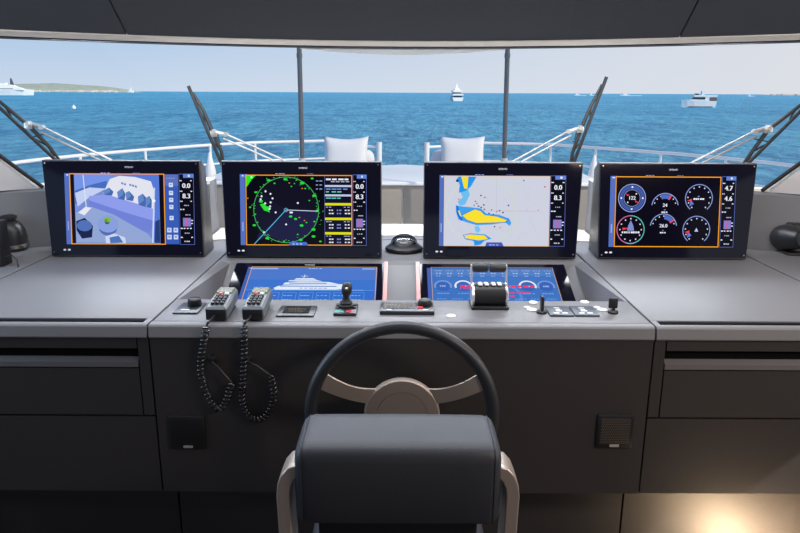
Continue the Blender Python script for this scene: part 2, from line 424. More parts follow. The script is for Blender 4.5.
# ------------------------------------------------------------------ display drawing
_txt = {}
def text_tris(s):
    if s in _txt: return _txt[s]
    cu = bpy.data.curves.new('t', 'FONT'); cu.body = s; cu.size = 1; cu.resolution_u = 3; cu.align_x = 'CENTER'; cu.align_y = 'CENTER'
    ob = bpy.data.objects.new('t', cu); COL.objects.link(ob)
    bpy.context.view_layer.update()
    me = bpy.data.meshes.new_from_object(ob.evaluated_get(bpy.context.evaluated_depsgraph_get()))
    vs_ = [v.co.copy() for v in me.vertices]; fs = [list(p.vertices) for p in me.polygons]
    bpy.data.objects.remove(ob); bpy.data.curves.remove(cu); bpy.data.meshes.remove(me)
    _txt[s] = (vs_, fs); return _txt[s]
class Display:
    "a picture of thin lit pieces on a plane: units u across, v down"
    def __init__(s, o, xv, yv, W, Hh, sx_, sy_, step=4e-5):
        s.o, s.x, s.y = Vector(o), Vector(xv).normalized(), Vector(yv).normalized()
        s.n = s.y.cross(s.x).normalized()*1.0
        s.W, s.H, s.sx, s.sy = W, Hh, sx_, sy_
        s.bm = B(); s.mats = []; s.k = 0; s.step = step
    def P(s, u, v): return s.o+s.x*(u/s.W*s.sx)+s.y*(v/s.H*s.sy)+s.n*(s.k*s.step)
    def mi(s, c):
        m = px(*c) if isinstance(c, tuple) else c
        if m not in s.mats: s.mats.append(m)
        return s.mats.index(m)
    def poly(s, pts, c):
        s.k += 1
        f = s.bm.faces.new([s.bm.verts.new(s.P(*p)) for p in pts]); f.material_index = s.mi(c)
    def rect(s, a, b, c_, d, c): s.poly([(a, b), (c_, b), (c_, d), (a, d)], c)
    def ell(s, u, v, ru, rv, c, n=24): s.poly([(u+ru*math.cos(2*math.pi*i/n), v+rv*math.sin(2*math.pi*i/n)) for i in range(n)], c)
    def ring(s, u, v, r, wd, c, a0=0, a1=360, n=40, rv=None):
        s.k += 1; mi = s.mi(c); rv = rv or r
        for i in range(n):
            q = []
            for a, rr in ((i, 0), (i+1, 0), (i+1, 1), (i, 1)):
                t = R(a0+(a1-a0)*a/n); q.append(s.bm.verts.new(s.P(u+(r-wd*rr)*math.cos(t), v-(rv-wd*rr)*math.sin(t))))
            s.bm.faces.new(q).material_index = mi
    def line(s, a, b, wd, c):
        d = V(b[0]-a[0], b[1]-a[1], 0).normalized(); q = V(-d.y, d.x, 0)*wd/2
        s.poly([(a[0]+q.x, a[1]+q.y), (b[0]+q.x, b[1]+q.y), (b[0]-q.x, b[1]-q.y), (a[0]-q.x, a[1]-q.y)], c)
    def frame(s, a, b, c_, d, wd, c):
        s.rect(a, b, c_, b+wd, c); s.rect(a, d-wd, c_, d, c); s.rect(a, b, a+wd, d, c); s.rect(c_-wd, b, c_, d, c)
    def text(s, t, u, v, size, c, bold=0):
        vs_, fs = text_tris(t); mi = s.mi(c)
        for off in ((0,) if not bold else (-bold, 0, bold)):
            s.k += 1
            nv = [s.bm.verts.new(s.P(u+p.x*size+off, v-p.y*size)) for p in vs_]
            for f in fs:
                try: s.bm.faces.new([nv[i] for i in f]).material_index = mi
                except ValueError: pass
    def dashes(s, a, v, b, hh, c, n=4, rnd=random):
        "unreadable small print"
        s.k += 1; x = a; stepw = (b-a)/n; mi = s.mi(c)
        for i in range(n):
            w_ = stepw*(.5+.4*rnd.random())
            s.bm.faces.new([s.bm.verts.new(s.P(*p)) for p in ((x, v), (x+w_, v), (x+w_, v+hh), (x, v+hh))]).material_index = mi
            x += stepw
    def build(s, name, parent):
        me_o = obj(name, s.bm, s.mats, parent)
        return me_o
ORANGE = (255, 165, 40); NAVY = (14, 14, 34); WHT = (235, 238, 248); BLU = (84, 112, 190); LBL = (150, 170, 225)

def sidebar(d, a, b, v1, v2, rb=True):
    d.rect(a, 0, b, 71, (12, 12, 26)); d.frame(a, 0, b, 71, .5, (90, 105, 180))
    m = (a+b)/2; w_ = b-a
    d.rect(a+w_*.3, 0, b, 4, (96, 130, 215)); d.dashes(a+w_*.62, 1, a+w_*.8, 2, WHT, 1)
    for v in (7, 17.5, 27.5): d.dashes(a+.8, v-.6, a+3.6, .9, WHT, 2); d.dashes(b-3.4, v-.6, b-1, .9, WHT, 1)
    d.text(v1, m, 12, 6.6, WHT, .22); d.text(v2, m, 22.3, 6.6, WHT, .22)
    d.dashes(m-2.5, 31, m+3, .9, (180, 185, 205), 3); d.dashes(a+1, 35, a+6, 1, WHT, 2); d.dashes(m-1.5, 40.5, m+4, .9, (180, 185, 205), 3)
    d.rect(a+3.5, 44, b-3.5, 52.5, (126, 126, 205)); d.rect(m-.8, 44, m+.8, 52.5, (215, 90, 130)); d.dashes(b-3.3, 46, b-.8, 1, WHT, 1); d.dashes(b-3.3, 49, b-.8, 1, WHT, 1)
    d.dashes(a+1, 54, b-1.5, 1, WHT, 4); d.dashes(m-2.5, 58.8, m+3, .9, (180, 185, 205), 3)
    d.dashes(a+1, 63, a+3.6, 1, WHT, 1); d.dashes(b-3.4, 63, b-1, 1, WHT, 1); d.dashes(m-3, 67, m+3, 1.1, (215, 205, 215), 3)
def chrome_ui(d, fr, left=5):
    d.rect(0, 0, 128, 71, NAVY)
    d.rect(0, 0, left, 71, BLU); d.rect(0, 0, left+2.5, 3.4, (84, 120, 205)); d.dashes(left*.4, 1, left, 1.2, WHT, 1)
    d.dashes(left*.35, 48, left*.7, 9, LBL, 1)
    d.dashes(36, -.9, 46, .7, LBL, 3); d.dashes(68, -.9, 75, .6, (120, 130, 170), 3)

def draw_camera(d):
    chrome_ui(d, 98)
    Z = lambda *p: [((x-115)/4.5, (y-88)/4.44) for x, y in p]
    d.rect(5, .4, 99, 70, (16, 14, 30)); d.rect(9.5, .4, 93.5, 70, (118, 142, 208))
    d.poly(Z((160, 90), (330, 90), (300, 150), (225, 180), (160, 260)), (118, 148, 232))
    d.poly(Z((160, 165), (225, 140), (305, 120), (300, 150), (222, 190), (160, 225)), (70, 110, 190))
    d.poly(Z((160, 175), (225, 150), (300, 155), (222, 195), (170, 235)), (196, 208, 242))
    d.poly(Z((330, 90), (535, 90), (535, 400), (505, 400), (510, 180), (480, 120)), (86, 122, 216))
    d.poly(Z((285, 175), (318, 112), (360, 98), (430, 103), (500, 122), (512, 160), (512, 250), (440, 225), (300, 185)), (226, 228, 240))
    for x, y in ((368, 126), (380, 130), (404, 133), (416, 136), (428, 140)): d.poly(Z((x, y), (x+9, y+2), (x+8, y+11), (x-1, y+8)), (110, 130, 190))
    d.poly(Z((222, 188), (300, 180), (440, 222), (515, 246), (512, 300), (380, 262), (222, 208)), (142, 156, 236))
    d.poly(Z((220, 206), (380, 260), (512, 298), (488, 352), (360, 300), (222, 242)), (112, 130, 214))
    for q in ([(285, 165), (312, 150), (332, 168), (325, 186), (290, 182)], [(348, 170), (372, 152), (386, 180), (380, 206), (352, 200)], [(386, 172), (402, 165), (424, 190), (418, 210), (388, 205)],
              [(440, 190), (462, 176), (478, 195), (474, 236), (442, 226)], [(474, 196), (492, 186), (502, 205), (500, 240), (476, 236)]):
        d.poly(Z(*q), (72, 104, 172)); d.poly(Z(q[0], q[1], ((q[1][0]+q[3][0])/2, (q[1][1]+q[3][1])/2), q[4]), (100, 136, 200))
    d.poly(Z((160, 262), (230, 236), (330, 270), (480, 355), (510, 395), (160, 395)), (146, 166, 214))
    d.poly(Z((512, 150), (518, 150), (505, 395), (498, 395)), (206, 214, 245)); d.ell((510-115)/4.5, (208-88)/4.44, 1.8, 1.6, (250, 250, 240))
    d.poly(Z((515, 300), (535, 290), (535, 395), (510, 395)), (40, 62, 120))
    d.line(*Z((199, 95), (209, 240)), .8, (226, 230, 248)); d.poly(Z((172, 262), (205, 236), (232, 240), (200, 274)), (230, 232, 244))
    d.poly(Z((162, 300), (200, 285), (236, 320), (230, 372), (185, 378), (162, 340)), (26, 36, 76)); d.ell((198-115)/4.5, (320-88)/4.44, 7.6, 5.6, (82, 112, 186))
    d.ell((303-115)/4.5, (330-88)/4.44, 9, 7.6, (84, 106, 178)); d.ell((303-115)/4.5, (312-88)/4.44, 10.4, 8.6, (136, 158, 222))
    d.ell((300-115)/4.5, (300-88)/4.44, 2.6, 3, (60, 84, 90)); d.ell((301-115)/4.5, (293-88)/4.44, 3.6, 2.6, (128, 186, 62)); d.ell((296-115)/4.5, (297-88)/4.44, 1.8, 1.6, (96, 156, 50))
    d.poly(Z((290, 368), (330, 354), (378, 372), (382, 398), (292, 398)), (204, 214, 240)); d.poly(Z((308, 372), (350, 364), (370, 395), (312, 398)), (76, 116, 186))
    d.frame(5, 0, 99, 71, .9, ORANGE)
    d.rect(99.3, .6, 112.5, 70.5, (56, 92, 182)); d.rect(99.3, .6, 112.5, 12, (92, 112, 186)); d.dashes(101, 4, 110, .8, LBL, 4)
    for v in (9, 17, 24, 31, 42): d.rect(103.3, v, 107.3, v+4.2, (214, 222, 244)); d.rect(104.3, v+1, 106.2, v+2.4, (120, 150, 215))
    for v in (54, 61):
        for u in (100.6, 107): d.rect(u, v, u+4.4, v+4.6, (206, 216, 242)); d.rect(u+1, v+1, u+3.2, v+3, (130, 156, 216))
    sidebar(d, 113.2, 128, '0.0', '8.3')
def draw_radar(d):
    chrome_ui(d, 113); rnd = random.Random(3)
    d.rect(6, 1, 85, 70.5, (10, 11, 20)); d.ell(46.5, 35.5, 33, 33, (18, 18, 34), 48)
    d.poly([(46.5, 35.5), (79, 37), (76, 52), (62, 65), (46, 68.3), (28, 62), (16, 67), (19, 58)], (30, 31, 66))
    d.poly([(46.5, 35.5), (20, 60), (14, 46), (14, 30), (22, 18)], (22, 22, 44))
    d.ring(46.5, 35.5, 33.2, .7, (70, 170, 95), 0, 360, 64)
    for i in range(3): d.poly([(6.5+i*3, 1.5), (10+i*3, 1.2), (9.5+i*1.5, 9-i*2), (6.6+i, 13-i*3)], (40, 235, 40))
    d.poly([(20, 30), (24, 29), (29, 35), (30, 38), (24, 36)], (40, 225, 50)); d.ell(21, 27, 2, 1.3, (40, 225, 50)); d.ell(27, 33.5, 3.2, 1.4, (50, 230, 55))
    for u, v, r in ((29, 6, 2), (46, 4.8, 2.1), (63, 8.5, 2.4), (16, 18, 1.6), (75, 21, 2), (14, 51, 1.8), (27, 64, 2), (44, 67, 1.2), (61, 65.5, 2), (74, 55, 2.1), (74, 62, 2), (81, 67, 1.4), (78, 36, 1.3), (51, 42, 1.8), (56, 44.5, 1.7), (62, 51, 2), (67, 48, 1), (75, 47, 1.2), (35, 9, 1.1), (66, 14, 1), (10, 33, 1.2), (70, 26, .9), (73, 4, 1.5), (58, 60, 1), (15, 40, 1.1), (52, 12, .9)):
        d.ell(u, v, r, r*.62, (40, 215, 60), 9)
    for _ in range(70):
        a = rnd.random()*6.28; rr = 33*rnd.gauss(1, .07); u = 46.5+rr*math.cos(a); v = 35.5+rr*math.sin(a)
        if 7 < u < 84 and 2 < v < 69: d.ell(u, v, .35+.5*rnd.random(), .35, (60, 220, 80), 6)
    for u, v in ((26, 17), (31, 19.5), (21, 25), (25.5, 29), (31, 28), (30.5, 32), (36, 38), (24, 58), (46.5, 50), (58.5, 28.5), (51, 38), (52.5, 38), (12, 3), (30, 34.5), (22, 22), (33, 24)): d.ell(u, v, 1, 1, WHT, 8)
    for u, v in ((50, 8.6), (63, 14), (60, 43), (8, 24), (65, 46)): d.ell(u, v, .8, .6, (255, 130, 50), 6)
    d.line((46.5, 35.5), (14, 70), .7, (90, 190, 235)); d.line((46.5, 35.5), (79, 36.6), .7, (205, 215, 235)); d.ring(46.5, 35.5, 2, .5, (110, 190, 230))
    for v in (8, 12, 16): d.dashes(77, v-2, 84, .9, LBL, 2)
    d.rect(85.5, 1, 113, 70.5, (16, 17, 40)); d.frame(85.5, 1, 113, 70.5, .4, (96, 106, 160))
    d.dashes(87, 4, 112, 1.6, WHT, 4); d.dashes(92, 6.5, 112, 1.1, (170, 178, 205), 4)
    for v in (10.5, 19.8): d.rect(86, v, 112.7, v+1.9, (196, 202, 232))
    d.dashes(87, 14, 110, 1, (110, 160, 225), 4); d.dashes(87, 16.8, 104, .9, (120, 230, 200), 3); d.dashes(87, 23, 104, 1, (90, 210, 200), 3)
    for v in (28.4, 43, 57.5): d.rect(86, v, 112.7, v+2.4, (226, 222, 20))
    for v in (32, 46.5, 61):
        d.dashes(87, v, 93, .9, LBL, 2); d.dashes(105, v, 112, .9, LBL, 2)
        for q in (3, 6.2): d.dashes(90, v+q, 95, 1.2, WHT, 2); d.dashes(98, v+q, 103, 1.2, (140, 150, 225), 2); d.dashes(106, v+q, 112, 1.2, WHT, 2)
    d.frame(6, .6, 113.4, 71, .8, ORANGE)
    d.poly([(49, 71), (50.5, 67.6), (67, 67.6), (69, 71)], (78, 108, 205)); d.dashes(53, 69, 64, 1.2, (170, 195, 240), 3)
    sidebar(d, 114, 128, '0.0', '8.3')
def draw_chart(d):
    chrome_ui(d, 112, 4); rnd = random.Random(5)
    d.rect(4.4, .8, 112, 70.6, (205, 209, 224))
    d.frame(4.4, .4, 112.3, 71, .5, (236, 178, 120))
    Z = lambda *p: [((x-2)/5.6, (y-42)/5.62) for x, y in p]
    d.ring(45, 36, 33.5, .8, (200, 222, 184), -70, 80, 40); d.ring(38, 36, 31, .6, (212, 222, 204), 100, 250, 30)
    d.line((58, 2), (58, 40), .4, (188, 192, 210)); d.line((40, 35.5), (98, 35.5), .35, (205, 160, 170)); d.line((76, 2), (78, 62), .4, (212, 216, 190))
    BL2 = (40, 148, 236)
    d.poly(Z((108, 50), (212, 50), (186, 98), (165, 120), (175, 150), (150, 205), (120, 215), (105, 190), (135, 165), (112, 120), (120, 80)), (110, 190, 238))
    d.poly(Z((100, 60), (112, 50), (210, 50), (178, 105), (150, 130), (112, 140), (118, 100)), BL2)
    d.ell(18, 5.5, 1.5, 1.4, (40, 50, 90), 8)
    d.poly(Z((125, 50), (165, 50), (160, 118), (142, 116)), (246, 222, 50))
    d.poly(Z((96, 210), (120, 216), (190, 222), (240, 228), (270, 256), (340, 262), (402, 284), (414, 310), (404, 326), (380, 306), (300, 318), (215, 322), (150, 304), (110, 290), (96, 245)), (62, 160, 238))
    d.poly(Z((98, 212), (108, 214), (118, 262), (138, 292), (126, 298), (104, 262)), (20, 110, 214))
    d.poly(Z((130, 266), (168, 246), (205, 230), (240, 240), (262, 262), (330, 270), (398, 292), (380, 308), (300, 310), (215, 314), (160, 296)), (24, 112, 212))
    d.poly(Z((134, 268), (168, 250), (205, 233), (238, 243), (260, 265), (330, 273), (390, 293), (376, 304), (300, 307), (215, 310), (162, 293)), (250, 224, 48))
    d.poly(Z((108, 240), (116, 240), (130, 275), (120, 270)), (250, 224, 48))
    d.poly(Z((205, 330), (226, 325), (240, 350), (222, 368), (206, 352)), (120, 196, 240))
    d.poly(Z((138, 378), (180, 368), (265, 374), (302, 398), (262, 410), (240, 432), (205, 438), (200, 412), (150, 402)), BL2)
    d.poly(Z((146, 380), (180, 374), (262, 380), (282, 400), (230, 408), (152, 396)), (250, 224, 48))
    for x, y in ((238, 155), (260, 165), (207, 188), (200, 210), (225, 215), (255, 208), (258, 232), (285, 255), (300, 235), (330, 245), (345, 240), (365, 250), (395, 210), (565, 238), (480, 70), (600, 105), (112, 176), (318, 330), (350, 335), (215, 200), (240, 222), (310, 262)):
        d.ell((x-2)/5.6, (y-42)/5.62, .6+.6*rnd.random(), .8, (74, 74, 108) if rnd.random() < .75 else (214, 90, 100), 6)
    for _ in range(40): d.ell(20+85*rnd.random(), 4+62*rnd.random(), .35, .35, (160, 165, 190), 5)
    for a, b in (((92, 40), (99, 58)), ((86, 10), (92, 26)), ((48, 52), (70, 56)), ((20, 55), (34, 66))): d.line(a, b, .3, (192, 196, 214))
    d.poly([(47, 71), (48.5, 67), (64, 67), (66, 71)], (64, 84, 190)); d.dashes(51, 69, 62, 1.2, (150, 175, 235), 3)
    sidebar(d, 112.4, 128, '0.0', '8.3')
def draw_gauges(d):
    chrome_ui(d, 112); Q = (120, 140, 200); IN = (12, 10, 24)
    d.rect(5, .8, 112.6, 70.6, IN)
    Z = lambda x, y: ((x-62)/5.53, (y-42)/5.6)
    def dial(x, y, c, a0=0, a1=360, r=14.2, ticks=12, wd=.8):
        u, v = Z(x, y); d.ring(u, v, r, wd, c, a0, a1, 56)
        for i in range(ticks+1 if ticks else 0):
            t = R(a0+(a1-a0)*i/max(ticks, 1)); d.ell(u+(r-2.8)*math.cos(t), v-(r-2.8)*math.sin(t), .75, .75, (214, 218, 236), 6)
        return u, v
    u, v = dial(187, 165, (150, 170, 226), ticks=0); d.ring(u, v, 12.7, 3.4, (66, 88, 168)); d.ring(u, v, 8.6, .5, (150, 165, 215))
    for i in range(4): t = R(90*i); d.ell(u+11*math.cos(t), v+11*math.sin(t), 1, 1, WHT, 6)
    for a in (45, 225): t = R(a); d.ell(u+6*math.cos(t), v-6*math.sin(t), .8, .8, WHT, 6)
    d.poly([(u-6.5, v-4.2), (u-2.5, v-3.2), (u-5, v-2)], (236, 60, 80)); d.poly([(u+7.5, v+4.6), (u+3, v+2), (u+3.4, v+4.2)], (236, 60, 80)); d.text('122', u, v, 5, WHT, .12)
    for (x, y, t_, na) in ((375, 225, '24', 62), (370, 340, '26.0', 35)):
        u, v = Z(x, y); d.ring(u, v-2, 14, .9, (138, 158, 222), 8, 172, 36)
        for i in range(7):
            a = R(20+140*i/6); d.ell(u+11.4*math.cos(a), v-2-11.4*math.sin(a), .7, .7, (214, 218, 236), 6)
        d.ring(u, v-2, 12.6, 4.4, (84, 108, 190), na, na+52, 12)
        t = R(na); d.line((u+8*math.cos(t), v-2-8*math.sin(t)), (u+13*math.cos(t), v-2-13*math.sin(t)), 1.5, (240, 70, 96))
        d.text(t_, u, v-3.6, 4.8, WHT, .12); d.dashes(u-3.4, v+2.6, u+3.4, 1.3, WHT, 3); d.dashes(u-1, v+.6, u+1, .6, LBL, 1)
    for (x, y) in ((565, 165), (557, 342)):
        u, v = dial(x, y, (138, 158, 222), -52, 232, ticks=10)
        d.poly([(u-1.5-8, v+8), (u-8.6, v+1.2), (u-4.8, v+5.6)], (96, 120, 200)); d.poly([(u-12.2, v+2.2), (u-7, v+.4), (u-7.4, v+3.6)], (232, 66, 96))
        if y < 200: d.dashes(u-5.6, v-.2, u+5.6, 1.6, WHT, 5); d.dashes(u-1.2, v-2.4, u+.8, .9, LBL, 1)
        else: d.poly([(u, v-2.2), (u+2, v+1.6), (u-2, v+1.6)], (190, 200, 232))
    u, v = dial(183, 342, (210, 110, 170), 90, 270, 14.4, 0); d.ring(u, v, 14.4, .9, (90, 190, 180), -90, 90, 40); d.ring(u, v, 14.4, .9, (150, 170, 226), 250, 290, 10)
    for i in range(12): t = R(30*i); d.ell(u+11*math.cos(t), v+11*math.sin(t), .8, .8, (222, 206, 222), 6)
    d.poly([(u, v-9.5), (u+2.6, v-4), (u+3.6, v+1), (u-3.6, v+1), (u-2.6, v-4)], (128, 140, 206)); d.poly([(u-8.6, v-2), (u-2, v-1.6), (u-7.8, v+.6)], (236, 66, 86)); d.dashes(u-9, v+1.8, u+9.5, 1.8, WHT, 8)
    d.frame(5, .4, 112.8, 71, .9, ORANGE)
    sidebar(d, 113.6, 128, '4.7', '4.6')
def draw_yacht(d):
    d.rect(0, 0, 128, 71, (62, 116, 206)); d.rect(0, 0, 128, 20, (78, 120, 204)); d.rect(0, 36, 128, 71, (52, 110, 204))
    d.rect(2, 1, 30, 3.4, (150, 178, 226)); d.rect(113, 1, 126, 3.4, (140, 168, 224)); d.dashes(60, 1.5, 74, 1.2, (160, 190, 235), 4)
    Wt = (226, 236, 250)
    d.poly([(30, 33), (34, 30), (40, 28.4), (62, 27.6), (104, 26.5), (103, 30), (99, 33.5), (90, 35), (32, 35.4)], Wt)
    d.poly([(38, 27.6), (40, 24.6), (52, 23.2), (82, 23.4), (92, 26.6), (60, 27.4)], Wt)
    d.poly([(42, 22.6), (44, 20.8), (70, 20.4), (76, 22.6), (56, 22.9)], (214, 228, 248))
    d.poly([(48, 20), (50, 17.8), (66, 17.6), (70, 20)], Wt); d.line((57, 17.6), (57.6, 12), .7, Wt); d.line((54, 14.5), (61, 14.5), .6, Wt)
    d.rect(36, 29.6, 90, 30.8, (66, 110, 190)); d.rect(44, 25, 80, 26.2, (70, 116, 196)); d.dashes(55, 32.6, 82, .9, (80, 120, 196), 6)
    d.line((14, 35.8), (116, 35.8), .5, (150, 196, 240))
    for i in range(7):
        u = 8+i*16
        d.frame(u, 40, u+13, 70, .35, (120, 168, 230)); 
        for v in (44, 50, 56, 62): d.dashes(u+1, v, u+11, 1.1, (130, 180, 236), 3)
    d.line((3.5, 37), (126, 37), .4, (120, 170, 232))
    d.rect(0, 3.6, 3.4, 71, (66, 96, 176)); d.frame(3.4, 0, 127.6, 71, .6, (232, 176, 70))
def draw_engine(d):
    d.rect(0, 0, 128, 71, (64, 116, 194)); d.rect(4, 2, 127, 12, (82, 126, 194)); d.rect(0, 0, 4, 71, (70, 100, 178))
    for u in range(8, 124, 11):
        d.dashes(u, 4, u+8, 1.2, LBL, 3); d.dashes(u+1, 8, u+7, 1.6, (170, 195, 235), 2); d.dashes(u+1, 12.5, u+6, 1.2, (150, 180, 230), 2)
    for u, c in ((15, (120, 152, 214)), (35, (226, 236, 250)), (98, (226, 234, 240)), (116, (120, 152, 214))):
        d.ell(u, 29, 7.6, 7.6, (58, 100, 184)); d.ring(u, 29, 8.8, 2, c, -20, 200, 30, 8.8); d.dashes(u-3, 28, u+3, 2.4, (150, 180, 232), 3); d.dashes(u-6, 39.5, u+6, 1.4, (120, 160, 224), 4)
    for u, r in ((62, 15), (74, 17)): d.ring(u, 44, r, 3.2, (90, 134, 214), 0, 360, 40)
    d.dashes(32, 28, 106, 3.2, (236, 60, 110), 12); d.dashes(31, 32, 60, 1.6, (222, 70, 124), 8)
    d.dashes(62, 38, 100, 2, (226, 66, 120), 8); d.dashes(70, 43, 84, 2.6, (226, 66, 120), 3)
    for u in range(8, 124, 15):
        for v in (48, 53, 58, 63): d.dashes(u, v, u+11, 1.2, (104, 160, 226), 4)
    d.frame(4, 0, 127.6, 71, .5, (220, 170, 90))

# ------------------------------------------------------------------ monitors
MY, ML, MD, MT_ = 2.545, .367, .155, R(9.5)     # foot line, face length, depth, backward lean
def monitor(xb0, xb1, xt0, xt1, d0, d1, label, draw):
    "left and right edge at the foot and at the top, then of the lit picture"
    up = V(0, math.sin(MT_), math.cos(MT_)); nn = V(0, -math.cos(MT_), math.sin(MT_))
    foot = V(0, MY, H+.003)
    t = thing('monitor', label, 'monitor', ((xb0+xb1)/2, MY, H), 'helm monitors')
    def F(x, s_, out=0): return V(x, 0, 0)+foot+up*s_+nn*out
    xl = lambda s_: xb0+(xt0-xb0)*s_/ML
    xr = lambda s_: xb1+(xt1-xb1)*s_/ML
    bm = B()
    f = [F(xb0, 0), F(xb1, 0), F(xt1, ML), F(xt0, ML)]
    f2 = [p+V(0, .025, 0) for p in f]
    k = [V(xb0+.004, MY+MD, H+.003), V(xb1-.004, MY+MD, H+.003), V(xt1-.010, MY+MD+.01, H+ML*.90), V(xt0+.010, MY+MD+.01, H+ML*.90)]
    loft(bm, [f, f2, k]); obj('housing', bm, HOUSING, t, bevel=.003)
    e_ = .004
    q = [F(xl(.006)+e_, .006, .001), F(xr(.006)-e_, .006, .001), F(xr(ML-.005)-e_, ML-.005, .001), F(xl(ML-.005)+e_, ML-.005, .001)]
    bm = B(); loft(bm, [[p-nn*.003 for p in q], [p+nn*.003 for p in q]]); obj('bezel_glass', bm, BEZEL, t)
    d = Display(F(d0, .317, .0046), V(1, 0, 0), -up, 128, 71, d1-d0, .270); d.n = nn; draw(d); d.build('screen', t)
    gm = mat('bezel_print_grey', (.42, .43, .48, 1), .5, vary=(20, .02))
    d = Display(F((d0+d1)/2, .341, .0046), V(1, 0, 0), -up, 1000, 1000, 1, 1); d.n = nn
    d.text('SIMRAD', 0, 0, 9.5, gm, .25); d.build('maker_name', t)
    for dx in (.004, .021):
        d = Display(F(d0+dx-.012, .0255, .0046), V(1, 0, 0), -up, 1000, 1000, 1, 1); d.n = nn
        d.ell(0, 0, 5.5, 3.6, CAPW, 12); d.build('socket_mark', t)
    for s_ in (.016, ML-.012):
        for x in (xl(s_)+.013, xr(s_)-.013):
            bm = B(); lathe(bm, [(.0001, 0), (.0028, 0), (.0028, .001), (.0001, .001)], F(x, s_, .004), nn, 10); obj('screw', bm, GUN, t)
    return t
monitor(-1.3485, -.761, -1.374, -.7726, -1.287, -.794, 'leftmost black helm monitor showing a camera picture of a pale blue sofa lounge', draw_camera)
monitor(-.6766, -.078, -.6927, -.080, -.619, -.136, 'black helm monitor left of centre showing a green radar sweep on black', draw_radar)
monitor(.0809, .669, .0818, .6889, .1415, .622, 'black helm monitor right of centre showing a sea chart with yellow islands', draw_chart)
monitor(.754, 1.325, .750, 1.351, .792, 1.2685, 'rightmost black helm monitor showing six round and half round gauges', draw_gauges)

# ------------------------------------------------------------------ sloping lower displays
def lower_display(x0, x1, s0, s1, label, draw):
    a = R(21); up = V(0, math.cos(a), math.sin(a)); nn = V(0, -math.sin(a), math.cos(a))
    top = V(0, 2.497, RZ(2.497)); L = .36
    t = thing('lower_display', label, 'display', ((x0+x1)/2, top.y-up.y*L/2, top.z-up.z*L/2), 'sloping lower displays')
    bm = B(); q = [V(x0, top.y, top.z), V(x1, top.y, top.z), V(x1, top.y, top.z)-up*L, V(x0, top.y, top.z)-up*L]
    loft(bm, [[p-nn*.004 for p in q], [p+nn*.006 for p in q]]); obj('bezel_glass', bm, BEZEL, t)
    o = V(s0, top.y, top.z)-up*.028+nn*.0072
    d = Display(o, V(1, 0, 0), -up, 128, 71, s1-s0, .278); d.n = nn; draw(d); d.build('screen', t)
    d = Display(V(x0, top.y, top.z)+nn*.0072, V(1, 0, 0), -up, 100, 100*L/(x1-x0), x1-x0, L); d.n = nn
    d.text('SIMRAD', 50, 2.3, 2.0, mat('bezel_print_grey', (.30, .31, .36, 1)), .06); d.build('maker_name', t)
lower_display(-.625, -.070, -.575, -.092, 'left sloping lower display with a white yacht drawing on blue', draw_yacht)
lower_display(.068, .612, .093, .565, 'right sloping lower display with engine dials and red lines on blue', draw_engine)
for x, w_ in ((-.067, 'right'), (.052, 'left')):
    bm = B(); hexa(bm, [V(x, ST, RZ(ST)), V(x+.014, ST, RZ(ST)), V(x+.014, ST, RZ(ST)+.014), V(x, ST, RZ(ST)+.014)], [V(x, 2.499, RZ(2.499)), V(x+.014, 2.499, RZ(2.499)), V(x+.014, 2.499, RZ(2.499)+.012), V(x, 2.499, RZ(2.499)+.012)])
    obj('painted_reflection', bm, ROSE, hc, label='pink painted reflection along the edge of the sloping recess')  # strips coloured to stand for the pink reflection beside the displays

# ------------------------------------------------------------------ compass
cp = at(404, 250, Z=H)
t = thing('dome_compass', 'black dome compass on the dashboard between the two middle monitors', 'compass', (cp.x, cp.y, H))
obj('base', lathe(B(), [(.001, 0), (.074, 0), (.077, .006), (.075, .014), (.062, .022), (.056, .030), (.052, .030), (.050, .022), (.001, .022)], cp, n=36), BLACK, t, smooth=True)
obj('compass_card', lathe(B(), [(.001, .022), (.046, .023), (.046, .028), (.020, .034), (.012, .044), (.001, .046)], cp, n=28), GUN, t, smooth=True)
bm = B(); lathe(bm, [(.052, .029)]+[(.052*math.cos(R(a)), .029+.052*math.sin(R(a))*.62) for a in range(8, 91, 8)], cp, n=32)
obj('dome', bm, DOME, t, smooth=True, angle=80)
bm = B(); tube(bm, [cp+V(.050*math.cos(R(a)), 0, .030+.0355*math.sin(R(a))) for a in range(0, 181, 12)], .003, 6); obj('guard_ring', bm, BLACK, t, smooth=True)

# ------------------------------------------------------------------ steering wheel
wc = V(0.0, 1.60, .765); wc.x = at(402, 400, Y=1.6).x
t = thing('steering_wheel', 'black leather rimmed steering wheel with brushed steel spokes', 'steering wheel', (wc.x, FY, wc.z))
TW = R(4); ax = V(0, -math.cos(TW), math.sin(TW)); ux = V(1, 0, 0); uy = V(0, math.sin(TW), math.cos(TW))
def WP(r, a, d=0): return wc+ux*(r*math.cos(R(a)))+uy*(r*math.sin(R(a)))-ax*d
RR = .2345
obj('rim', tube(B(), [WP(RR, a) for a in range(0, 360, 5)], .0165, 14, closed=True), RIML, t, smooth=True)
HD = .035
for sg in (1, -1, 0):
    bm = B(); rings = []
    for i in range(15):
        f = i/14
        if sg:
            X0, Y0, X1, Y1 = .045, .040, RR*math.cos(R(25)), RR*math.sin(R(25))
            u_ = X0+(X1-X0)*f; v_ = Y0+(Y1-Y0)*f**2.0; hw_ = .023-.004*math.sin(math.pi*f)
            sl = (Y1-Y0)*2*f/(X1-X0); tn = (-ux*(sl*sg)+uy).normalized()
            c = wc+ux*(sg*u_)+uy*v_-ax*(HD*(1-f)**1.3)
        else:
            c = wc-uy*(.045+(RR-.045)*f)-ax*(HD*(1-f)**1.3); tn = ux; hw_ = .022
        rings.append([c+tn*hw_+ax*.004, c-tn*hw_+ax*.004, c-tn*hw_-ax*.004, c+tn*hw_-ax*.004])
    loft(bm, rings); obj('spoke', bm, STEEL, t, smooth=True, bevel=.001)
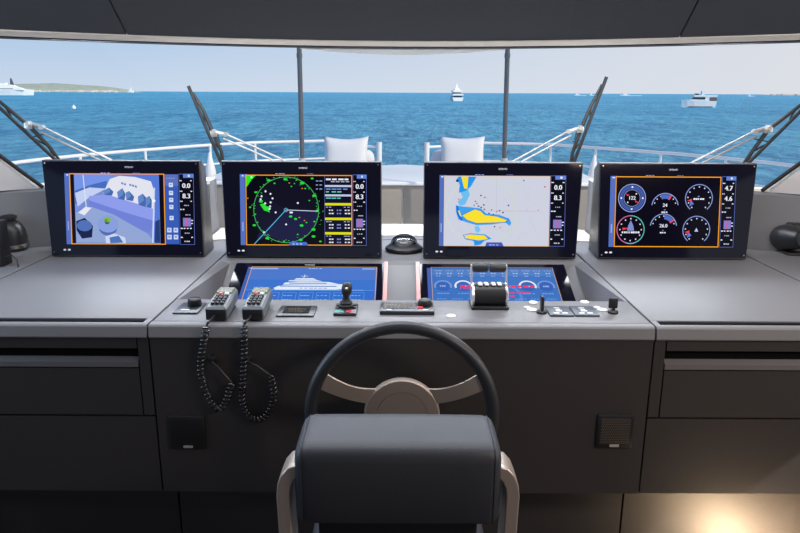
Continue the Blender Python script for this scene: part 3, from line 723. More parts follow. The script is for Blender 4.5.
hb = wc-ax*(HD+.004)-uy*.010
obj('hub', lathe(B(), [(.001, -.01), (.093, -.01), (.099, 0), (.099, .016), (.095, .020), (.067, .021), (.067, .018), (.0645, .018), (.0645, .021), (.001, .021)], hb, ax, 48), STEEL, t, smooth=True)
bm = B(); tube(bm, [hb-ax*.005, V(wc.x, BY+.002, hb.z+.008)], .045, 20); obj('shaft', bm, GUN, t, smooth=True)
d = Display(hb+ax*.0215, ux, -uy, 1, 1, 1, 1, 1e-5); d.n = ax; d.text('SANLORENZO', 0, .004, .0135, BLACK, 0); d.build('hub_lettering', t)

# ------------------------------------------------------------------ helm seat
CT = .889; cxs = at(398, 455, Y=1.2).x
t = thing('helm_chair', 'low backed helm chair in dark leather with bent steel arms, before the wheel', 'chair', (cxs, 1.25, 0))
bm = B()
def rr_ring(x, sc_=1.0, inset=0):
    # profile in (y, z), rounded at the top rear, tapering a little downwards
    P_ = [(1.200, CT-.158), (1.200, CT-.03), (1.204, CT-.012), (1.216, CT-.001), (1.24, CT+.002), (1.34, CT+.002), (1.362, CT-.002), (1.372, CT-.014), (1.376, CT-.04), (1.37, CT-.15), (1.36, CT-.163), (1.34, CT-.168), (1.23, CT-.172), (1.21, CT-.168)]
    cy, cz = 1.285, CT-.085
    return [V(x, cy+(y-cy)*sc_, cz+(z-cz)*sc_) for y, z in P_]
hw = .2065
rings = [rr_ring(cxs-hw+.0, .80), rr_ring(cxs-hw+.004, .90), rr_ring(cxs-hw+.012, .965), rr_ring(cxs-hw+.026, 1.0)]
rings += [rr_ring(cxs-hw+.026+(2*hw-.052)*i/8, 1.0+.012*math.sin(math.pi*i/8)) for i in range(1, 8)]
rings += [rr_ring(cxs+hw-.026, 1.0), rr_ring(cxs+hw-.012, .965), rr_ring(cxs+hw-.004, .90), rr_ring(cxs+hw, .80)]
loft(bm, rings); bk = obj('backrest', bm, LEATHER, t, smooth=True, angle=50)
for s in (-1, 1):
    bm = B(); tube(bm, [p for p in rr_ring(cxs+s*(hw-.014), .985)], .0009, 6, closed=True)
    obj('seam_piping', bm, LEATHER, bk, smooth=True)
# steel arm frames: flat bars leaving the backrest sides and bending down to the seat
for s in (-1, 1):
    path = [(hw-.03, CT-.055), (hw+.000, CT-.055), (hw+.010, CT-.058), (hw+.020, CT-.070), (hw+.0275, CT-.088), (hw+.030, CT-.11), (hw+.028, CT-.20), (hw+.024, CT-.32), (hw+.020, CT-.36), (hw+.005, CT-.385), (hw-.06, CT-.39)]
    th = .0135
    bm = B(); rings = []
    for i, (x, z) in enumerate(path):
        a = V(*path[max(i-1, 0)], 0); b = V(*path[min(i+1, len(path)-1)], 0); q = (b-a).normalized(); nn = V(q.y, -q.x, 0)*-1
        rings.append([V(cxs+s*(x-.004+nn.x*th*k1), y, z+nn.y*th*k1) for k1, y in ((-1, 1.215), (1, 1.215), (1, 1.285), (-1, 1.285))])
    loft(bm, rings); obj('arm', bm, STEEL, t, smooth=True, bevel=.0025)
bm = B(); box(bm, cxs-.20, cxs+.20, 1.19, 1.56, .50, .60, .03, 4); obj('seat_cushion', bm, LEATHER, t, smooth=True)
bm = B(); box(bm, cxs-.165, cxs+.165, 1.235, 1.265, .55, .745, .006, 2); obj('back_support', bm, BLACK, t, smooth=True)
bm = B(); box(bm, cxs-.19, cxs+.19, 1.20, 1.53, .465, .505, .008); obj('seat_frame', bm, STEEL, t, smooth=True)
obj('pedestal', lathe(B(), [(.001, .018), (.07, .018), (.06, .05), (.055, .46), (.09, .47), (.001, .47)], (cxs, 1.37, 0), n=28), STEEL, t, smooth=True)
obj('base', lathe(B(), [(.001, 0), (.20, 0), (.20, .014), (.18, .02), (.001, .02)], (cxs, 1.37, 0), n=36), STEEL, t, smooth=True)

# ------------------------------------------------------------------ radio handsets with coiled cords
def handset(px_, py_, label, loop, plug):
    p = at(px_, py_, Z=H)
    t = thing('radio_handset', label, 'handset', (p.x, p.y, H), 'radio handsets on the helm')
    M = Matrix.Translation(p+V(0, -.002, .006)) @ Matrix.Rotation(R(2), 4, 'X')
    bm = B(); box(bm, -.024, .024, .02, .13, -.012, -.002, .003, 2, M=Matrix.Translation(p+V(0, 0, .012))); obj('cradle', bm, BLACK, t, smooth=True)
    bm = B()
    def hring(y, w_, z0, z1): return [V(-w_*.9, y, z0), V(-w_, y, z0+.006), V(-w_, y, z1-.006), V(-w_*.82, y, z1), V(w_*.82, y, z1), V(w_, y, z1-.006), V(w_, y, z0+.006), V(w_*.9, y, z0)]
    rings = [[M @ q for q in hring(*a)] for a in ((0, .026, .0, .030), (.006, .030, -.002, .036), (.05, .031, .0, .040), (.10, .029, .004, .043), (.145, .029, .006, .044), (.156, .026, .010, .040))]
    loft(bm, rings); b = obj('body', bm, [LGREY], t, smooth=True, angle=30)
    bm = B(); box(bm, -.028, .028, -.0015, .004, -.001, .0305, .003, 2, M=M); obj('end_cap', bm, BLACK, b, smooth=True)
    bm = B()
    MT = M @ Matrix.Translation((0, 0, .0405)) @ Matrix.Rotation(R(3), 4, 'X')
    box(bm, -.023, .023, .100, .142, -.006, .0012, .001, 1, M=MT); obj('handset_display', bm, mat('dim_amber_display', (.05, .05, .03, 1), .2, emit=rgb(84, 86, 60)), b)
    bm = B()
    for r in range(4):
        for c in range(3): box(bm, -.018+c*.013, -.018+c*.013+.010, .018+r*.018, .018+r*.018+.011, -.006, .0030, .0015, 1, M=MT)
    obj('keypad', bm, BLACK, b)
    bm = B(); box(bm, -.012, -.002, .088, .096, -.004, .003, .001, 1, M=MT); obj('red_key', bm, RED, b)
    bm = B(); box(bm, .004, .016, .088, .096, -.004, .003, .001, 1, M=MT); obj('pale_key', bm, CAPW, b)
    # cord: a short straight lead, then a coil hanging in a loop to a socket in the console front
    st = M @ V(-.004, 0, .012); ed = V(st.x-.010, FY-.014, H+.004)
    bm = B(); tube(bm, [st+V(0, .004, 0), st+V(0, -.02, .0), st+V(-.006, -.045, -.006), ed+V(0, .014, .004), ed], .0032, 8)
    c = obj('cord', bm, BLACK, t, smooth=True, label='coiled black handset cord')
    pts = [ed]+[at(x, y, Y=FY-dy) for x, y, dy in loop]
    # smooth (Catmull-Rom) centre line
    cr = []
    for i in range(len(pts)-1):
        p0, p1, p2, p3 = pts[max(i-1, 0)], pts[i], pts[i+1], pts[min(i+2, len(pts)-1)]
        for k in range(12):
            u = k/12; cr.append(.5*((2*p1)+(p2-p0)*u+(2*p0-5*p1+4*p2-p3)*u*u+(3*p1-p0-3*p2+p3)*u**3))
    cr.append(pts[-1])
    Ls = [0]
    for a, b_ in zip(cr, cr[1:]): Ls.append(Ls[-1]+(b_-a).length)
    pitch = .0125; turns = Ls[-1]/pitch; N = int(turns*10)
    hel = []; j = 0; up = None
    for i in range(N+1):
        s = Ls[-1]*i/N
        while j < len(Ls)-2 and Ls[j+1] < s: j += 1
        u = (s-Ls[j])/max(Ls[j+1]-Ls[j], 1e-6); q = cr[j].lerp(cr[j+1], u); tn = (cr[j+1]-cr[j]).normalized()
        sd = tn.cross(V(0, 1, 0)).normalized(); u2 = tn.cross(sd)
        ph = 2*math.pi*s/pitch; hel.append(q+(sd*math.cos(ph)+u2*math.sin(ph))*.0088)
    bm = B(); tube(bm, hel, .0030, 6); obj('coil', bm, CORD, c, smooth=True, angle=60)
    pl = at(*plug, Y=BY)
    bm = B(); tube(bm, [pts[-1], (pts[-1]+pl)/2+V(0, -.02, .01), pl+V(0, -.02, 0)], .003, 6); obj('lead', bm, BLACK, c, smooth=True)
    bm = B(); lathe(bm, [(.001, 0), (.015, 0), (.015, .006), (.009, .009), (.008, .024), (.001, .024)], pl+V(0, .001, 0), (0, -1, 0), 16); obj('cord_socket', bm, BLACK, t, smooth=True)
handset(216.5, 321.5, 'left radio handset lying on the helm console, cord hanging in a narrow loop', [(203.5, 345, .012), (200.5, 368, .014), (206, 392, .014), (216, 408, .014), (224, 405, .016), (229, 392, .018), (232, 383, .018)], (213, 358))
handset(253, 321.5, 'right radio handset beside the other, cord hanging in a wide loop', [(244.5, 345, .012), (243.5, 375, .014), (242, 400, .014), (249, 416, .014), (260, 419, .014), (270, 410, .015), (274, 394, .016), (271, 376, .018)], (248, 358))

# ------------------------------------------------------------------ small controls on the strip
def on(px_, py_): return at(px_, py_, Z=H)
def plate(bm, c, w_, l, h, bev=.002): return box(bm, c.x-w_/2, c.x+w_/2, c.y-l/2, c.y+l/2, c.z, c.z+h, bev, 2)
# knob panel at the left
c = on(192, 309); c.x = at(190, 309, Z=H).x
t = thing('knob_panel', 'small dark panel with one black rotary knob left of the radio handsets', 'control panel', (c.x, c.y, H))
obj('plate', plate(B(), c, .072, .10, .005), PANELB, t, smooth=True)
obj('knob', lathe(B(), [(.001, .005), (.019, .005), (.021, .009), (.019, .024), (.016, .027), (.013, .024), (.001, .024)], c+V(.008, .022, 0), n=24), BLACK, t, smooth=True)
bm = B(); plate(bm, c+V(-.006, -.025, .005), .024, .006, .0012, 0); obj('panel_mark', bm, CAPW, t)
# square gauge
c = on(297, 312)
t = thing('square_gauge', 'small square instrument with a dark face between handsets and joystick', 'gauge', (c.x, c.y, H))
obj('frame', plate(B(), c, .108, .095, .005), PANELB, t, smooth=True)
obj('face', plate(B(), c+V(0, .004, .005), .076, .066, .0015, .0005), mat('gauge_face', (.006, .006, .008, 1), .2), t)
d = Display(c+V(-.036, .036, .0068), V(1, 0, 0), V(0, -1, 0), 36, 32, .072, .064); d.n = V(0, 0, 1)
dim = (120, 112, 96)
d.ring(18, 26, 15, 1, dim, 30, 150); d.dashes(5, 12, 31, 2, dim, 6); d.dashes(9, 18, 27, 2, (150, 120, 80), 4); d.dashes(7, 24, 29, 2, dim, 5); d.build('dial_marks', t)
# joystick
c = on(346, 311)
t = thing('joystick', 'black bow thruster joystick on a small plate with red and teal marks', 'joystick', (c.x, c.y, H))
obj('plate', plate(B(), c, .066, .098, .009, .003), PANELB, t, smooth=True)
obj('red_mark', plate(B(), c+V(.012, -.033, .008), .020, .013, .0025, .0008), RED, t)
obj('teal_mark', plate(B(), c+V(-.017, -.033, .008), .026, .013, .0022, .0008), TEAL, t)
for dx in (-.024, .024):
    for dy in (.0, .022):
        bm = B(); lathe(bm, [(.001, .008), (.0055, .008), (.005, .013), (.001, .0135)], c+V(dx, dy, 0), n=10); obj('button', bm, BLACK, t, smooth=True)
obj('boot', lathe(B(), [(.001, .008), (.023, .008), (.021, .012), (.023, .016), (.017, .020), (.019, .024), (.012, .030), (.010, .036), (.001, .036)], c+V(0, .010, 0), n=20), RUBBER, t, smooth=True)
bm = B(); b0 = c+V(0, .010, .034)
tube(bm, [b0, b0+V(0, 0, .010), b0+V(.001, .002, .018), b0+V(.003, .004, .034), b0+V(.004, .006, .044), b0+V(.004, .007, .049)], [.009, .0095, .015, .0155, .013, .006], 14)
obj('stick', bm, BLACK, t, smooth=True, angle=60)
bm = B(); lathe(bm, [(.001, 0), (.006, 0), (.005, .004), (.001, .005)], b0+V(.003, -.011, .032), (0, -.8, .6), 12); obj('top_button', bm, GUN, t, smooth=True)
# autopilot panel
c = on(407, 310.5)
t = thing('autopilot_panel', 'flat black autopilot panel with a dim display and a round knob behind the wheel', 'control panel', (c.x, c.y, H))
obj('plate', plate(B(), c, .158, .088, .012, .003), PANELB, t, smooth=True)
obj('pilot_display', plate(B(), c+V(-.022, .008, .011), .095, .056, .0022, .0006), mat('grey_lcd', (.10, .095, .09, 1), .25), t)
d = Display(c+V(-.065, .034, .0136), V(1, 0, 0), V(0, -1, 0), 86, 54, .086, .054); d.n = V(0, 0, 1)
q = (142, 134, 122); d.dashes(4, 4, 60, 6, q, 5); d.dashes(4, 16, 30, 9, (176, 166, 150), 3); d.dashes(36, 16, 80, 9, (150, 132, 110), 5); d.dashes(4, 31, 80, 6, q, 8); d.dashes(10, 43, 70, 5, (120, 112, 104), 6); d.build('display_print', t)
obj('knob', lathe(B(), [(.001, .012), (.021, .012), (.022, .016), (.019, .027), (.016, .029), (.006, .027), (.001, .027)], c+V(.053, .018, 0), n=24), BLACK, t, smooth=True)
obj('red_button', plate(B(), c+V(.038, -.012, .011), .018, .012, .004, .001), RED, t)
obj('pale_button', plate(B(), c+V(.053, -.032, .011), .016, .008, .003, .001), CAPW, t)
obj('pale_button', plate(B(), c+V(-.052, -.034, .011), .014, .006, .003, .001), CAPW, t)
# throttle
c = on(488.5, 306)
t = thing('throttle_control', 'black twin lever throttle control with chrome sides standing on the helm console', 'throttle', (c.x, c.y, H))
obj('base', plate(B(), c, .112, .085, .010, .004), BLACK, t, smooth=True)
bm = B(); tube(bm, [c+V(-.046, 0, .036), c+V(.046, 0, .036)], .036, 28); obj('drum', bm, BLACK, t, smooth=True)
for s in (-1, 1):
    bm = B(); lathe(bm, [(.001, 0), (.036, 0), (.0375, .004), (.034, .0075), (.001, .0085)], c+V(s*.046, 0, .036), (s, 0, 0), 28); obj('side_cap', bm, CHROME, t, smooth=True)
    # lever arm
    bm = B(); rings = []
    for y, z, wv in ((.004, .036, .012), (.010, .062, .010), (.018, .090, .008), (.024, .108, .009), (.026, .121, .008)):
        rings.append([c+V(s*.0495, y-wv, z), c+V(s*.0545, y-wv, z), c+V(s*.0545, y+wv, z), c+V(s*.0495, y+wv, z)])
    loft(bm, rings); lv = obj('lever', bm, CHROME, t, smooth=True)
    bm = B(); tube(bm, [c+V(s*.002, .026, .113), c+V(s*.006, .026, .113), c+V(s*.044, .026, .113), c+V(s*.0505, .026, .113)], [.011, .0145, .0145, .012], 18); obj('grip', bm, RIML, lv, smooth=True)
for dx in (-.034, -.016, .005, .023):
    obj('drum_button', box(B(), c.x+dx, c.x+dx+.012, c.y-.022, c.y+.004, H+.068, H+.0745, .002, 1), CAPW, t)
# push caps
caps = [(451, 316.5, 'white round cap to the left of the throttle control'), (533, 303, 'white round cap behind the left ignition switch'), (584.5, 302.5, 'white round cap behind the right ignition switch')]
for x, y, lab in caps:
    p = on(x, y); o = tag(obj('push_cap', lathe(B(), [(.001, 0), (.0135, 0), (.014, .002), (.012, .004), (.001, .0045)], (0, 0, 0), n=20), CAPW, smooth=True), lab, 'cap', 'white round caps'); o.location = p
# ignition switches with key and pale tag
for x, y, lab in ((541.5, 313, 'left key switch with a pale tag beside the two dark switch panels'), (613, 313, 'right key switch with a pale tag at the end of the control strip')):
    p = on(x, y)
    t = thing('key_switch', lab, 'switch', p, 'ignition key switches')
    obj('collar', lathe(B(), [(.001, 0), (.015, 0), (.015, .006), (.011, .009), (.001, .009)], p, n=20), BLACK, t, smooth=True)
    bm = B()
    if x < 600: box(bm, p.x-.0045, p.x+.0045, p.y-.012, p.y+.012, H+.006, H+.052, .003, 2)
    else: box(bm, p.x-.015, p.x+.012, p.y-.004, p.y+.006, H+.014, H+.046, .004, 2); box(bm, p.x-.004, p.x+.004, p.y-.004, p.y+.006, H+.004, H+.02)
    obj('key', bm, BLACK, t, smooth=True)
    bm = B(); q = p+V(-.024, .026, 0); lathe(bm, [(.001, 0), (.015, 0), (.015, .003), (.001, .0035)], q, n=24); lathe(bm, [(.001, 0), (.010, 0), (.010, .003), (.001, .003)], q+V(-.010, .022, 0), n=16)
    obj('tag', bm, mat('pale_metal_tag', (.70, .70, .72, 1), .3, .2), t, smooth=True)
# switch panels
for x, lab in ((559, 'left of two small dark switch panels with white symbols'), (584, 'right of two small dark switch panels with white symbols')):
    p = on(x, 312)
    t = thing('switch_panel', lab, 'switch panel', p, 'small dark switch panels')
    obj('plate', plate(B(), p, .070, .088, .005), mat('blue_grey_panel', (.035, .045, .066, 1), .4, vary=(40, .05)), t, smooth=True)
    d = Display(p+V(-.033, .042, .0055), V(1, 0, 0), V(0, -1, 0), 33, 42, .066, .084); d.n = V(0, 0, 1)
    for u, v, a, b_ in ((11, 8, 8, 3), (12, 15, 7, 4), (11, 22, 9, 4), (6, 32, 8, 4), (18, 32, 8, 4)): d.rect(u, v, u+a, v+b_, CAPW)
    d.build('symbol', t)

# ------------------------------------------------------------------ speakers in the console front
for x, y, lab, gm in ((188.5, 431, 'square dark speaker set in the console front below the handsets', 0), (614, 430, 'square speaker with a perforated grille set in the console front right of the wheel', 1)):
    p = at(x, y, Y=BY); s = .052
    t = thing('speaker', lab, 'speaker', (p.x, BY, p.z-s), 'console speakers')
    obj('frame', box(B(), p.x-s, p.x+s, BY-.012, BY+.001, p.z-s, p.z+s, .004, 2), BLACK, t, smooth=True)
    bm = B(); n_ = 15
    for i in range(n_):
        for j in range(n_):
            xx = p.x-s+.012+(2*s-.024)*(i+.5*(j % 2))/(n_-.5); zz = p.z-s+.018+(2*s-.03)*j/(n_-1)
            r = .0021; vs_ = [bm.verts.new((xx+r*math.cos(R(a)), BY-.0126, zz+r*math.sin(R(a)))) for a in (0, 90, 180, 270)]
            bm.faces.new(vs_)
    obj('grille', bm, BLACK if not gm else mat('grille_bronze', (.20, .16, .125, 1), .4, .3), t)
    obj('badge', box(B(), p.x-.013, p.x+.013, BY-.0145, BY-.012, p.z-s+.006, p.z-s+.0125), mat('badge_silver', (.55, .52, .48, 1), .35, .4), t)

# ------------------------------------------------------------------ objects on the wing consoles
p = V(-1.545, 2.50, H)
p = at(13, 250, Z=H)
t = thing('loudhailer', 'rounded black horn shaped bottle behind the box at the left edge of the dashboard', 'horn', p)
obj('body', lathe(B(), [(.001, 0), (.052, 0), (.056, .012), (.057, .05), (.054, .082), (.044, .104), (.030, .116), (.001, .118)], p, n=28), BLACK, t, smooth=True)
obj('neck', lathe(B(), [(.001, .116), (.024, .116), (.024, .126), (.030, .128), (.030, .138), (.022, .142), (.001, .142)], p, n=24), RUBBER, t, smooth=True)
obj('foot_ring', lathe(B(), [(.057, .012), (.0595, .014), (.0595, .026), (.057, .028)], p, n=28), GUN, t, smooth=True)
p = at(-12, 266, Z=H)
t = thing('charger_box', 'dark upright box with a thin cord at the left edge of the dashboard', 'box', p)
obj('body', box(B(), p.x-.05, p.x+.064, p.y-.02, p.y+.05, H, H+.165, .006, 2), BLACK, t, smooth=True)
bm = B(); tube(bm, [V(p.x+.066, p.y+.0, H+.035), V(p.x+.085, p.y+.01, H+.040), V(p.x+.11, p.y-.005, H+.025), V(p.x+.122, p.y-.02, H+.004)], .003, 6); obj('cord', bm, BLACK, t, smooth=True)
p = at(797, 252, Z=H); Q = 1.45
t = thing('binoculars', 'black rounded binocular shaped device at the right edge of the dashboard', 'binoculars', p)
for dx in (0, .085):
    bm = B(); tube(bm, [p+Q*V(dx-.035, .03, .040), p+Q*V(dx-.038, .0, .040), p+Q*V(dx-.036, -.02, .046), p+Q*V(dx-.030, -.07, .052)], [.034*Q, .038*Q, .036*Q, .026*Q], 18)
    b = obj('barrel', bm, BLACK, t, smooth=True)
    bm = B(); tube(bm, [p+Q*V(dx-.030, -.070, .052), p+Q*V(dx-.029, -.078, .053)], [.027*Q, .024*Q], 16); obj('eyecup', bm, RUBBER, b, smooth=True)
bm = B(); box(bm, p.x-.04*Q, p.x+.06*Q, p.y-.03*Q, p.y+.02*Q, H+.06*Q, H+.085*Q, .012, 3); obj('bridge', bm, BLACK, t, smooth=True)
bm = B(); lathe(bm, [(.001, 0), (.010, 0), (.010, .006), (.001, .007)], p+Q*V(.012, -.034, .07), (0, -1, .2), 14); obj('focus_knob', bm, CHROME, t, smooth=True)
bm = B(); box(bm, p.x-.075, p.x+.14, p.y-.07, p.y+.05, H, H+.010, .003); obj('stand', bm, BLACK, t, smooth=True)

# ------------------------------------------------------------------ wipers outside the glass
WST = mat('wiper_steel', (.46, .44, .42, 1), .3, .7, .5, vary=(30, .1)); WDK = mat('wiper_dark_metal', (.032, .030, .028, 1), .45, .4, .4, vary=(30, .15))
def wiper(Y, tip, low, joint, piv, label, s):
    A, Bq, J, Pv = at(*tip, Y=Y), at(*low, Y=Y), at(*joint, Y=Y), at(*piv, Y=Y)
    t = thing('windscreen_wiper', label, 'wiper', J, 'windscreen wipers')
    dr = (Bq-A).normalized(); side = V(-dr.z, 0, dr.x)*(1 if V(-dr.z, 0, dr.x).dot(J-(A+Bq)/2) > 0 else -1)
    Bq2 = A+(Bq-A)*1.12; L = (Bq2-A).length
    off = .012
    bm = B(); tube(bm, [A+V(0, -.01, 0), (A+Bq2)/2+V(0, -.012, 0), Bq2+V(0, -.01, 0)], .008, 8); obj('rubber_blade', bm, RUBBER, t, smooth=True)
    jm = J
    bm = B(); tube(bm, [A+dr*L*.08+side*.006, A+dr*L*.30+side*.017, jm-side*.006, A+dr*L*.80+side*.020, A+dr*L*.95+side*.006], [.005, .008, .010, .008, .005], 8); fr_ = obj('blade_frame', bm, WDK, t, smooth=True)
    for f in (.30, .78):
        bm = B(); q = A+dr*L*f; tube(bm, [q+side*.018, q+dr*.05+side*.004+V(0, -.005, 0)], .004, 6); tube(bm, [q+side*.018, q-dr*.05+side*.004+V(0, -.005, 0)], .004, 6)
        obj('yoke', bm, WDK, fr_, smooth=True)
    # joint block
    ar = (Pv-J).normalized(); pr = V(-ar.z, 0, ar.x)
    if pr.z < 0: pr = -pr
    bm = B(); lathe(bm, [(.001, -.018), (.010, -.018), (.013, -.010), (.013, .010), (.010, .018), (.001, .018)], J, (0, 1, 0), 14)
    tube(bm, [J, J+ar*.05+pr*.010], .010, 8); lathe(bm, [(.001, -.014), (.010, -.014), (.010, .014), (.001, .014)], J+ar*.055+pr*.012, (0, 1, 0), 12)
    box(bm, J.x-.016, J.x+.016, Y-.014, Y+.014, J.z-.022, J.z+.006, .003)
    obj('joint', bm, WST, t, smooth=True)
    for k, (o1, nm) in enumerate(((.013, 'arm_rod'), (-.010, 'arm_rod'))):
        bm = B(); tube(bm, [J+ar*.05+pr*o1, Pv+ar*.16+pr*(o1*.9)], .0048, 8); obj(nm, bm, WST, t, smooth=True)
    bm = B(); tube(bm, [J+ar*.02-pr*.008, J+ar*.045-pr*.035, J+ar*.02-pr*.055, J-dr*(-.07)+side*.01], .0025, 6); obj('washer_hose', bm, RUBBER, t, smooth=True)
    bm = B(); q = Pv+ar*.16; lathe(bm, [(.001, -.03), (.03, -.03), (.03, .02), (.001, .02)], q, (0, 1, 0), 16); obj('pivot', bm, WDK, t, smooth=True)
wiper(2.99, (-26, 82), (55, 158), (29, 124), (105, 160), 'outer left windscreen wiper, beyond the leftmost monitor', -1)
wiper(3.24, (189, 86), (221, 161), (214, 132), (282, 162), 'inner left windscreen wiper, left of the grey awning pole', -1)
wiper(3.24, (606, 77), (573, 163), (580, 128), (515, 163), 'inner right windscreen wiper, right of the grey awning pole', 1)
wiper(2.99, (826, 84), (746, 164), (768, 128), (695, 164), 'outer right windscreen wiper, above the rightmost monitor', 1)

# ------------------------------------------------------------------ foredeck
DZ = .46
bm = B()
hull = [(-3.6, 3.4), (-3.4, 5.6), (-2.9, 7.4), (-2.0, 9.2), (-1.0, 10.4), (0, 10.9), (1.0, 10.4), (2.0, 9.2), (2.9, 7.4), (3.4, 5.6), (3.6, 3.4)]
loft(bm, [[V(x*.9, y if y < 4 else y-.6, ZS-.5) for x, y in hull], [V(x, y, DZ) for x, y in hull]])
struct('foredeck', bm, WHITE, label='white foredeck in front of the windscreen', cat='deck')
# taupe lounge locker with two doors and a white top
p0, p1 = at(205, 200, Y=5.5), at(600, 200, Y=5.5)
t = thing('deck_locker', 'taupe two door locker with a white top on the foredeck, seen between the monitors', 'locker', (0, 6.0, DZ))
LT = at(403, 181.5, Y=5.5).z
obj('body', box(B(), p0.x, p1.x, 5.53, 6.3, DZ, LT-.03), WHITE, t)
cxk = at(402.5, 200, Y=5.5).x
obj('door', box(B(), p0.x, cxk-.008, 5.50, 5.53, DZ+.025, LT-.035, .004), TAUPE, t, smooth=True)
obj('door', box(B(), cxk+.008, p1.x, 5.50, 5.53, DZ+.025, LT-.035, .004), TAUPE, t, smooth=True)
obj('skirting', box(B(), p0.x, p1.x, 5.47, 5.53, DZ, DZ+.024), WHITE, t)
obj('top', box(B(), p0.x-.02, p1.x+.02, 5.47, 6.3, LT-.03, LT, .01, 3), WHITE, t, smooth=True)
# table in the middle and two sofas with pillows
zt = at(403, 177, Y=6.7).z
t = thing('deck_table', 'low white table on the foredeck between the two sofas', 'table', (cxk, 6.75, DZ))
obj('top', box(B(), cxk-.30, cxk+.30, 6.4, 7.1, zt-.03, zt+.045, .02, 3), WHITE, t, smooth=True)
obj('pedestal', box(B(), cxk-.12, cxk+.12, 6.6, 6.9, DZ, zt-.03), WHITE, t)
for s, w_ in ((-1, 'left'), (1, 'right')):
    xi = cxk+s*.305; xo = cxk+s*.82; a, b = sorted((xi, xo))
    t = thing('deck_sofa', 'white '+w_+' sofa on the foredeck beyond the monitors', 'sofa', ((a+b)/2, 7.2, DZ), 'foredeck sofas')
    obj('base', box(B(), a, b, 6.45, 7.5, DZ, DZ+.20, .03, 3), WHITE, t, smooth=True)
    obj('seat_cushion', box(B(), a+.02, b-.02, 6.47, 7.32, DZ+.20, DZ+.30, .04, 4), CUSH, t, smooth=True)
    zb = at(372, 148.5, Y=7.4).z
    obj('backrest', box(B(), a, b, 7.27, 7.5, DZ+.25, zb-.01, .09, 5), CUSH, t, smooth=True)
    # pillow
    cpx = 345.5 if s < 0 else 463
    pt, pb = at(cpx, 137.5, Y=7.12), at(cpx, 176, Y=7.0)
    pw, ph = .235, (pt.z-(DZ+.305))/2+.012
    cz = (pt.z+DZ+.30)/2
    bm = B(); n_ = 14; grid = {}
    for side in (1, -1):
        for i in range(n_+1):
            for j in range(n_+1):
                u, v = -1+2*i/n_, -1+2*j/n_
                e1 = max(0, (1-u**4)*(1-v**4)); th = .075*e1**.55
                k = 1-.055*(1-abs(u)**2)*(abs(v)**6) ; k2 = 1-.07*(1-abs(v)**2)*(abs(u)**6)
                lean = .10*(v+1)/2
                if side < 0 and (i in (0, n_) or j in (0, n_)): grid[side, i, j] = grid[1, i, j]; continue
                sag = (-.022 if s < 0 else -.016)*(1-u*u)*(v > 0)*v
                grid[side, i, j] = bm.verts.new((pt.x+u*pw*k2, 7.10+lean-side*th, cz+v*ph*k+sag))
        for i in range(n_):
            for j in range(n_):
                q = [grid[side, i, j], grid[side, i+1, j], grid[side, i+1, j+1], grid[side, i, j+1]]
                bm.faces.new(q if side > 0 else q[::-1])
    o = tag(obj('pillow', bm, CUSH, smooth=True, angle=120), 'white scatter pillow leaning on the '+w_+' foredeck sofa', 'pillow', 'foredeck pillows'); center_origin(o, (pt.x, 7.1, cz-ph))
# bow rails
ZR = .985
def rail(s, w_):
    Pm = lambda x: x if s < 0 else 806-x
    top = [(-60, 178), (10, 163.5), (80, 155.5), (145, 149.8), (210, 145), (255, 142.6), (300, 141.4), (345, 140.8)]
    P_ = [at(Pm(x), y+(0 if s < 0 else 2.8 if x < 250 else 2), Z=ZR) for x, y in top]
    t = thing('bow_rail', 'white tubular bow rail along the '+w_+' side of the foredeck', 'rail', (P_[4].x, P_[4].y, DZ), 'bow rails')
    endp = at(Pm(379.2), 149, Y=8.35)
    crv = P_+[endp+V(s*.25, .1, .03), V(endp.x, endp.y, .93)]
    cr = []
    for i in range(len(crv)-1):
        p0, p1, p2, p3 = crv[max(i-1, 0)], crv[i], crv[i+1], crv[min(i+2, len(crv)-1)]
        for k in range(6):
            u = k/6; cr.append(.5*((2*p1)+(p2-p0)*u+(2*p0-5*p1+4*p2-p3)*u*u+(3*p1-p0-3*p2+p3)*u**3))
    cr.append(crv[-1])
    obj('top_rail', tube(B(), cr, .016, 10), WHITE, t, smooth=True)
    obj('lower_rail', tube(B(), [p-V(0, 0, .215) for p in cr], .011, 8), WHITE, t, smooth=True)
    for p in P_[2:7]: obj('stanchion', tube(B(), [p, V(p.x, p.y, DZ-.01)], .014, 8), WHITE, t, smooth=True)
    obj('end_post', tube(B(), [V(endp.x, endp.y, .985), V(endp.x, endp.y, DZ-.01)], .032, 12), WHITE, t, smooth=True)
rail(-1, 'left'); rail(1, 'right')
# fat white deck posts either side
for x, y, w_ in ((209.5, 152, 'left'), (594.5, 155, 'right')):
    p = at(x, y, Y=6.2)
    tag(obj('deck_post', lathe(B(), [(.001, 0), (.075, 0), (.045, (p.z-DZ)*.72), (.012, p.z-DZ-.01), (.001, p.z-DZ)], (0, 0, 0), n=16), WHITE, smooth=True), 'tapered white deck post behind the '+w_+' gap between the monitors', 'post', 'white deck posts').location = (p.x, 6.2, DZ)
